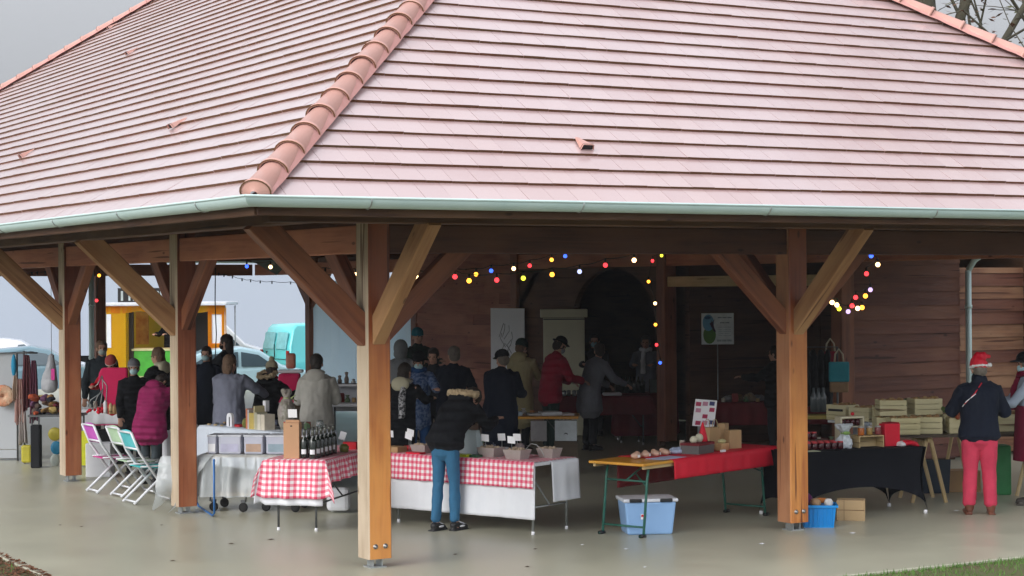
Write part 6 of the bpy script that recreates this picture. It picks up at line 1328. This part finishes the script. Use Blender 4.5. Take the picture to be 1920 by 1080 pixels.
string('short string of lit bulbs seen in the open bay left of the corner post', [(425, 486, '-'), (463, 499, 'b'), (507.5, 500, 'w'), (547.5, 511, 'r'), (610, 512, '-'), (667, 514, 'w')], 27, 24)
string('unlit dark string of sockets sagging between the far posts', [(410, 519, '-'), (420, 521, '-'), (436, 524, '-'), (454, 529, '-'), (470, 531, '-'), (488, 533, '-'), (510, 534, '-'), (545, 535, '-'), (578, 538, '-')], 34, 38)
string('orange and red bulb beside the far post left of the yellow stall', [(186, 516, 'o'), (181, 563, 'r')], 30)
string('unlit string of sockets at the far left bay', [(40, 519, '-'), (60, 518, '-'), (70, 517, '-'), (85, 516, '-'), (100, 517, '-')], 32)
# grey awning corner and hanging cable
b = MB(); q = wp(505, 31, 0); P = [wp(470, 31, 3.02), wp(532, 31, 3.02), wp(535, 31, 2.93), wp(519, 31, 2.78), wp(500, 31, 2.87)]
b.poly(P, .06, 0, tuple(FW)); b.build('awning_corner', mat('slate_tarp', (.22, .28, .28), .6), label='grey green tarpaulin corner under the beam left of the corner post', cat='tarpaulin')
b = MB(); b.tube([wp(404, 40, 3.0), wp(403, 40, 2.3), wp(405, 40, 1.6), wp(402, 40, 1.0)], .012, 5); b.build('hanging_cable', M_cable, label='thin dark cable hanging in front of the yellow stall right side', cat='cable')

random.seed(21)
GC = [((.55, .5, .42), 'cream'), ((.30, .05, .05), 'dark red'), ((.12, .2, .1), 'green'), ((.45, .3, .12), 'tan'), ((.1, .12, .2), 'blue'), ((.6, .6, .62), 'white'), ((.5, .2, .06), 'orange'), ((.25, .2, .2), 'grey')]
def clutter(F, z, xs, ys, n, where):
    for k in range(n):
        c, nm = GC[k % 8]; m = mat('clutter_%d' % (k % 8), c, .5, tuple(q * .6 for q in c), 20, .8); x = xs[0] + (xs[1] - xs[0]) * (k + .5) / n; y = random.uniform(*ys); kind = k % 3
        lb = f'{nm} ' + ('jar', 'packet', 'little bag')[kind] + f', {ORDN[k]} from the left {where}'
        g = MB(); h = random.uniform(.05, .12)
        if kind == 0: g.lathe([(0, 0), (.03, 0), (.033, h * .7), (.026, h * .8), (.03, h * .82), (.03, h), (0, h)], (0, 0, 0), 10)
        elif kind == 1: g.box((0, 0, h / 2), (.09, .05, h)); g.box((0, 0, h + .008), (.092, .012, .016))
        else: g.lathe([(.035, 0), (.045, h * .4), (.02, h * .75), (.014, h * .8), (.035, h * 1.1), (0, h * 1.1)], (0, 0, 0), 9)
        o = g.build(('small_jar', 'small_packet', 'treat_bag')[kind], m, label=lb, cat=('jar', 'packet', 'bag')[kind]); o.location = F(x, y, z); o.rotation_euler = (0, 0, random.uniform(0, 6))
ORDN = ('first', 'second', 'third', 'fourth', 'fifth', 'sixth', 'seventh', 'eighth', 'ninth', 'tenth', 'eleventh', 'twelfth', 'thirteenth', 'fourteenth')
clutter(F4, .742, (.62, 1.62), (.58, .70), 9, 'along the black table back'); clutter(F6, .785, (.1, 2.2), (.12, .2), 12, 'along the sign table front')
clutter(F9, .765, (.35, 1.95), (.35, .6), 12, 'at the back of the craft stall'); clutter(F11, .757, (.05, 1.2), (.1, .3), 10, 'on the white pink-hemmed table'); clutter(F13, .925, (.0, .85), (.0, .1), 9, 'on the lower white display shelf')
clutter(F2, .757, (.55, 1.45), (.5, .62), 8, 'at the long gingham table back'); clutter(F8, .764, (.05, .9), (.42, .6), 7, 'at the back of the brochure table'); clutter(F3, .765, (1.5, 2.4), (.5, .64), 7, 'at the back of the red cloth')
# ================================================================ the crowd
navy = cloth('navy_wool', (.007, .011, .024)); blackc = cloth('black_padding', (.006, .007, .010), quilt=3.2); jeans = cloth('blue_jeans', (.04, .145, .27)); redj = cloth('coral_red_trousers', (.58, .05, .10)); gbeige = cloth('stone_coat', (.50, .49, .45)); gblue = cloth('slate_grey_coat', (.20, .215, .28)); mag = cloth('magenta_padding', (.25, .016, .09), quilt=3.4); khaki = cloth('khaki_coat', (.38, .33, .18)); dkred = cloth('deep_red_jacket', (.30, .016, .04), quilt=3); dgreen = cloth('dark_green_cloth', (.02, .04, .035)); grey = cloth('mid_grey_coat', (.17, .18, .21)); royal = cloth('royal_blue_jacket', (.02, .07, .20)); lblue = cloth('light_blue_shirt', (.35, .42, .52)); burg = cloth('burgundy_cloth', (.20, .01, .04)); brownb = mat('brown_leather', (.16, .05, .025), .5, (.11, .035, .02), 6); knitg = cloth('grey_knit', (.16, .16, .18)); cream = cloth('cream_fleece', (.55, .52, .38)); dkgr = cloth('charcoal_cloth', (.018, .020, .026)); teal_ = cloth('teal_knit', (.02, .16, .22)); lgrey = cloth('light_grey_fleece', (.26, .28, .30)); khak2 = cloth('dark_green_knit', (.012, .03, .028)); dbrown = cloth('dark_brown_cloth', (.05, .035, .03)); rwh = cloth('red_white_knit', (.42, .08, .08)); beigeh = cloth('beige_knit', (.38, .34, .24)); crim = M_red
houn = mat('houndstooth_scarf', (.45, .45, .47), .8, (.02, .02, .025), 32, .12)
plaid = mat('blue_plaid', (.16, .22, .36), .8, (.02, .06, .17), 26, .2)
RL = ((55, 6, 40), (55, 6, 40))
# front figure in jeans, bending over the gingham table
def extra_front(t, J, HH, V, s, sp, nb, chest, waist, bkv):
    h = MB(); h.tube([V(-.02, -.118, .905), V(.04, -.122, .908), V(.10, -.10, .912)], .012, 6); h.build('shirt_hem', M_white, t)
person('person in blue jeans and black jacket with tan fur hood bending over the gingham table', gp(832, 996) + vdir(0) * .05, 34, 1.70, lean=46, headp=62, heady=-10, arms=((48, 4, 50), (48, 4, 55)), coat=blackc, hem=.92, bulk=1.16, legw=.88, trousers=jeans, shoes='trainers', hair=M_hair1, hood=('down', blackc), fur=M_fur, stag=.07, spread=-.01, extra=extra_front, vox=.010)
# red trousers, santa hat
def extra_santa(t, J, HH, V, s, sp, nb, chest, waist, bkv):
    h = MB(); h.tube([nb + Vector((.02, -.105, .01)), chest + Vector((-.06, -.158, .06)), chest + Vector((-.17, -.125, -.06))], .006, 6); h.build('piping', M_redc, t); h = MB(); h.tube([chest + Vector((-.05, -.162, .055)), chest + Vector((-.15, -.14, -.03)), chest + Vector((-.19, -.10, -.09))], .005, 6); h.build('piping', M_paper, t)
person('person in santa hat, navy jacket and bright red trousers seen from behind at the crates', gp(1838, 966) + vdir(0) * .08, 8, 1.71, lean=4, headp=10, heady=18, arms=((18, 24, 75), (18, 22, 75)), coat=navy, hem=.86, bulk=1.22, legw=1.22, trousers=redj, shoes='boots', shoe_m=brownb, hair=M_hair3, hat=('santa', M_redc), collar=1, mask=M_mask, spread=.03, extra=extra_santa, vox=.010)
person('seller with black cap, pale blue shirt and burgundy apron at the right edge', wp(1932, 21.9), -78, 1.74, lean=4, headp=8, arms=((40, 4, 45), (40, 4, 45)), coat=lblue, hem=.86, trousers=cloth('washed_jeans', (.16, .2, .28)), shoes='boots', shoe_m=cloth('grey_boot', (.10, .09, .08)), hair=M_hair3, hat=('cap', blackc), mask=M_mask, apron=burg, scarf=(burg, .03), spread=.02)
# around the corner post, right side
person('person in navy coat and flat black cap with face turned left, centre of the picture', wp(936, 25.2), 20, 1.70, lean=8, headp=10, heady=50, arms=((35, 6, 50), (35, 6, 50)), coat=navy, hem=.5, bulk=1.30, trousers=dkgr, hat=('cap', blackc), hair=M_hair3)
person('tall person in a navy jacket with short grey hair behind the bending figure in jeans', wp(845, 26.4), 15, 1.72, lean=12, headp=5, heady=30, arms=((40, 8, 40), (40, 8, 40)), coat=navy, hem=.8, bulk=1.2, hair=M_hair3, trousers=dkgr)
person('person in royal blue plaid jacket and black beanie looking down', wp(782, 25.8), 165, 1.66, lean=6, headp=14, heady=-20, arms=RL, coat=plaid, hem=.72, hat=('beanie', blackc), mask=M_mask, hair=M_hair1, trousers=royal, scarf=(royal,))
person('person in black coat with houndstooth scarf and cream hood beside the corner post', wp(752, 23.6), 25, 1.60, lean=8, headp=8, arms=RL, coat=blackc, hem=.55, hair=M_hair1, hairlen=.08, hood=('down', cream), scarf=(houn, .04, .05), trousers=blackc)
person('person with dark hair half hidden between the plaid jacket and the tall navy jacket', wp(812, 28.0), 190, 1.64, coat=dkgr, hair=M_hair1, hairlen=.05, headp=10, arms=RL)
person('person in teal beanie far back against the board wall', wp(782, 32), 150, 1.84, coat=dgreen, hat=('beanie', teal_), headp=5, arms=RL)
person('person in a light grey hood right of the corner post', wp(752, 29), 30, 1.72, coat=lgrey, hood=('up', lgrey), arms=RL, bulk=1.1)
person('person in khaki coat and dark green beanie with their back turned', wp(974, 29.4), 25, 1.72, lean=5, headp=12, heady=-20, arms=((35, 10, 70), (35, 10, 70)), coat=khaki, hem=.45, bulk=1.1, hat=('beanie', khak2), hair=M_hair2, hood=('down', khaki), trousers=dkgr, scarf=(dbrown,))
person('person in deep red jacket and dark hat bending right towards the cupboard', wp(1030, 29.2), 62, 1.78, lean=14, headp=22, arms=((22, 6, 50), (26, 6, 50)), coat=dkred, hem=.78, bulk=1.12, hair=M_hair1, hat=('wide', blackc), mask=mat('grey_mask', (.25, .27, .3), .8), trousers=dgreen)
person('person in long grey coat bending right before the dark arch', wp(1104, 29.6), 55, 1.68, lean=22, headp=-6, heady=60, arms=((34, 6, 30), (38, 6, 30)), coat=grey, hem=.62, bulk=1.12, hair=M_hair1, trousers=dkgr, mask=None, skirt=.02)
person('masked seller in dark clothes behind the grey coated person', wp(1114, 32.5), 185, 1.72, coat=dkgr, hair=M_hair1, mask=M_mask, arms=RL)
person('dim seller in grey sweater under the column of bulbs', wp(1210, 32.8), 190, 1.68, coat=grey, hair=M_hair3, hat=None, mask=None, arms=RL, scarf=(M_white, .03))
person('dark clothed seller standing just left of the right front post', wp(1452, 28.5), -60, 1.62, coat=blackc, hair=M_hair1, arms=RL, bulk=1.1)
# left of the corner post
person('person in a stone coloured hooded coat seen from behind, dark hair', wp(592, 24.6), 3, 1.68, lean=2, headp=8, arms=((18, 14, 70), (18, 14, 70)), coat=gbeige, hem=.42, bulk=1.20, hair=M_hair1, hood=('down', gbeige), trousers=dkgr)
person('person in slate grey coat with brown hair reaching right', wp(428, 25.2), 22, 1.66, lean=3, headp=4, heady=-12, arms=((12, 10, 25), (58, 28, 12)), coat=gblue, hem=.45, bulk=1.28, hair=M_hair2, hairlen=.04, trousers=dkgr)
person('person in black jacket with beige bobble hat and dark red scarf', wp(494, 25.6), 40, 1.56, lean=14, headp=10, heady=50, arms=RL, coat=blackc, hem=.6, bulk=1.25, hat=('bobble', beigeh), hair=M_hair1, scarf=(cloth('wine_scarf', (.22, .015, .02)),), hood=('down', blackc), fur=M_fur, trousers=blackc)
person('person with long dark hair in profile facing left, in front of the yellow stall', wp(424, 30.5), -75, 1.80, coat=dkgr, hair=M_hair1, hairlen=.12, mask=M_black, arms=RL, headp=5)
person('person in navy coat and pale mask facing the camera beside the second post', wp(386, 29.5), 175, 1.64, coat=navy, hem=.5, hair=M_hair1, hairlen=.06, mask=M_mask, arms=((10, 8, 15), (10, 8, 15)), trousers=dbrown, heady=-15)
person('person in magenta padded jacket seen from behind by the coloured chairs', wp(279, 24.9), 22, 1.52, lean=24, headp=70, arms=((42, 14, 40), (42, 14, 40)), coat=mag, hem=.70, bulk=1.42, hair=M_hair1, trousers=cloth('dark_slate_trousers', (.05, .065, .075)), hood=('down', mag))
person('person in black coat with striped grey beanie and pale blue mask facing the camera', wp(250, 26.4), 160, 1.56, coat=blackc, hem=.55, bulk=1.12, hat=('striped', knitg, cloth('pale_stripe', (.45, .45, .47))), hair=M_hair1, mask=M_mask, arms=((10, 10, 15), (10, 10, 15)), heady=-12, trousers=dkgr)
person('man in dark jacket and pale mask standing behind the crimson felt board', wp(190, 29.8), 168, 1.74, coat=cloth('ink_jacket', (.02, .028, .035)), hair=M_hair2, mask=mat('grey_green_mask', (.36, .44, .42), .7), arms=((5, 14, 10), (5, 14, 10)), bulk=1.08, heady=10)
person('person in red and white knitted hat hidden behind the crimson felt board', wp(214, 28.6), 190, 1.56, lean=10, headp=30, coat=crim, hat=('striped', rwh, cloth('white_stripe', (.6, .58, .55))), hair=M_hair1, arms=RL)
person('person with brown hair and a cream hood talking at the first left post', wp(298, 27.2), -70, 1.70, lean=2, coat=blackc, hem=.6, bulk=1.22, hair=M_hair2, hairlen=.06, hood=('down', cream), arms=((30, 6, 40), (30, 6, 40)), headp=6)
person('dark clothed cook inside the yellow food stall', stp + Vector((0, 0, .0)) + FW * .9 + RT * -.02, 200, 1.86, coat=blackc, hair=M_hair1, arms=RL)
# ================================================================ thin haze volume, added to lift the dark interior
def haze():
    b = MB(); b.box((5, 30, 5.0), (150, 130, 13.2)); o = b.build('haze', None, kind='stuff')
    m = bpy.data.materials.new('haze'); m.use_nodes = True; t = m.node_tree; t.nodes.clear()
    v = t.nodes.new('ShaderNodeVolumePrincipled'); v.inputs['Color'].default_value = (.88, .91, .95, 1); v.inputs['Density'].default_value = .00045; v.inputs['Anisotropy'].default_value = 0
    ou = t.nodes.new('ShaderNodeOutputMaterial'); t.links.new(v.outputs[0], ou.inputs['Volume'])
    o.data.materials.clear(); o.data.materials.append(m)
haze()
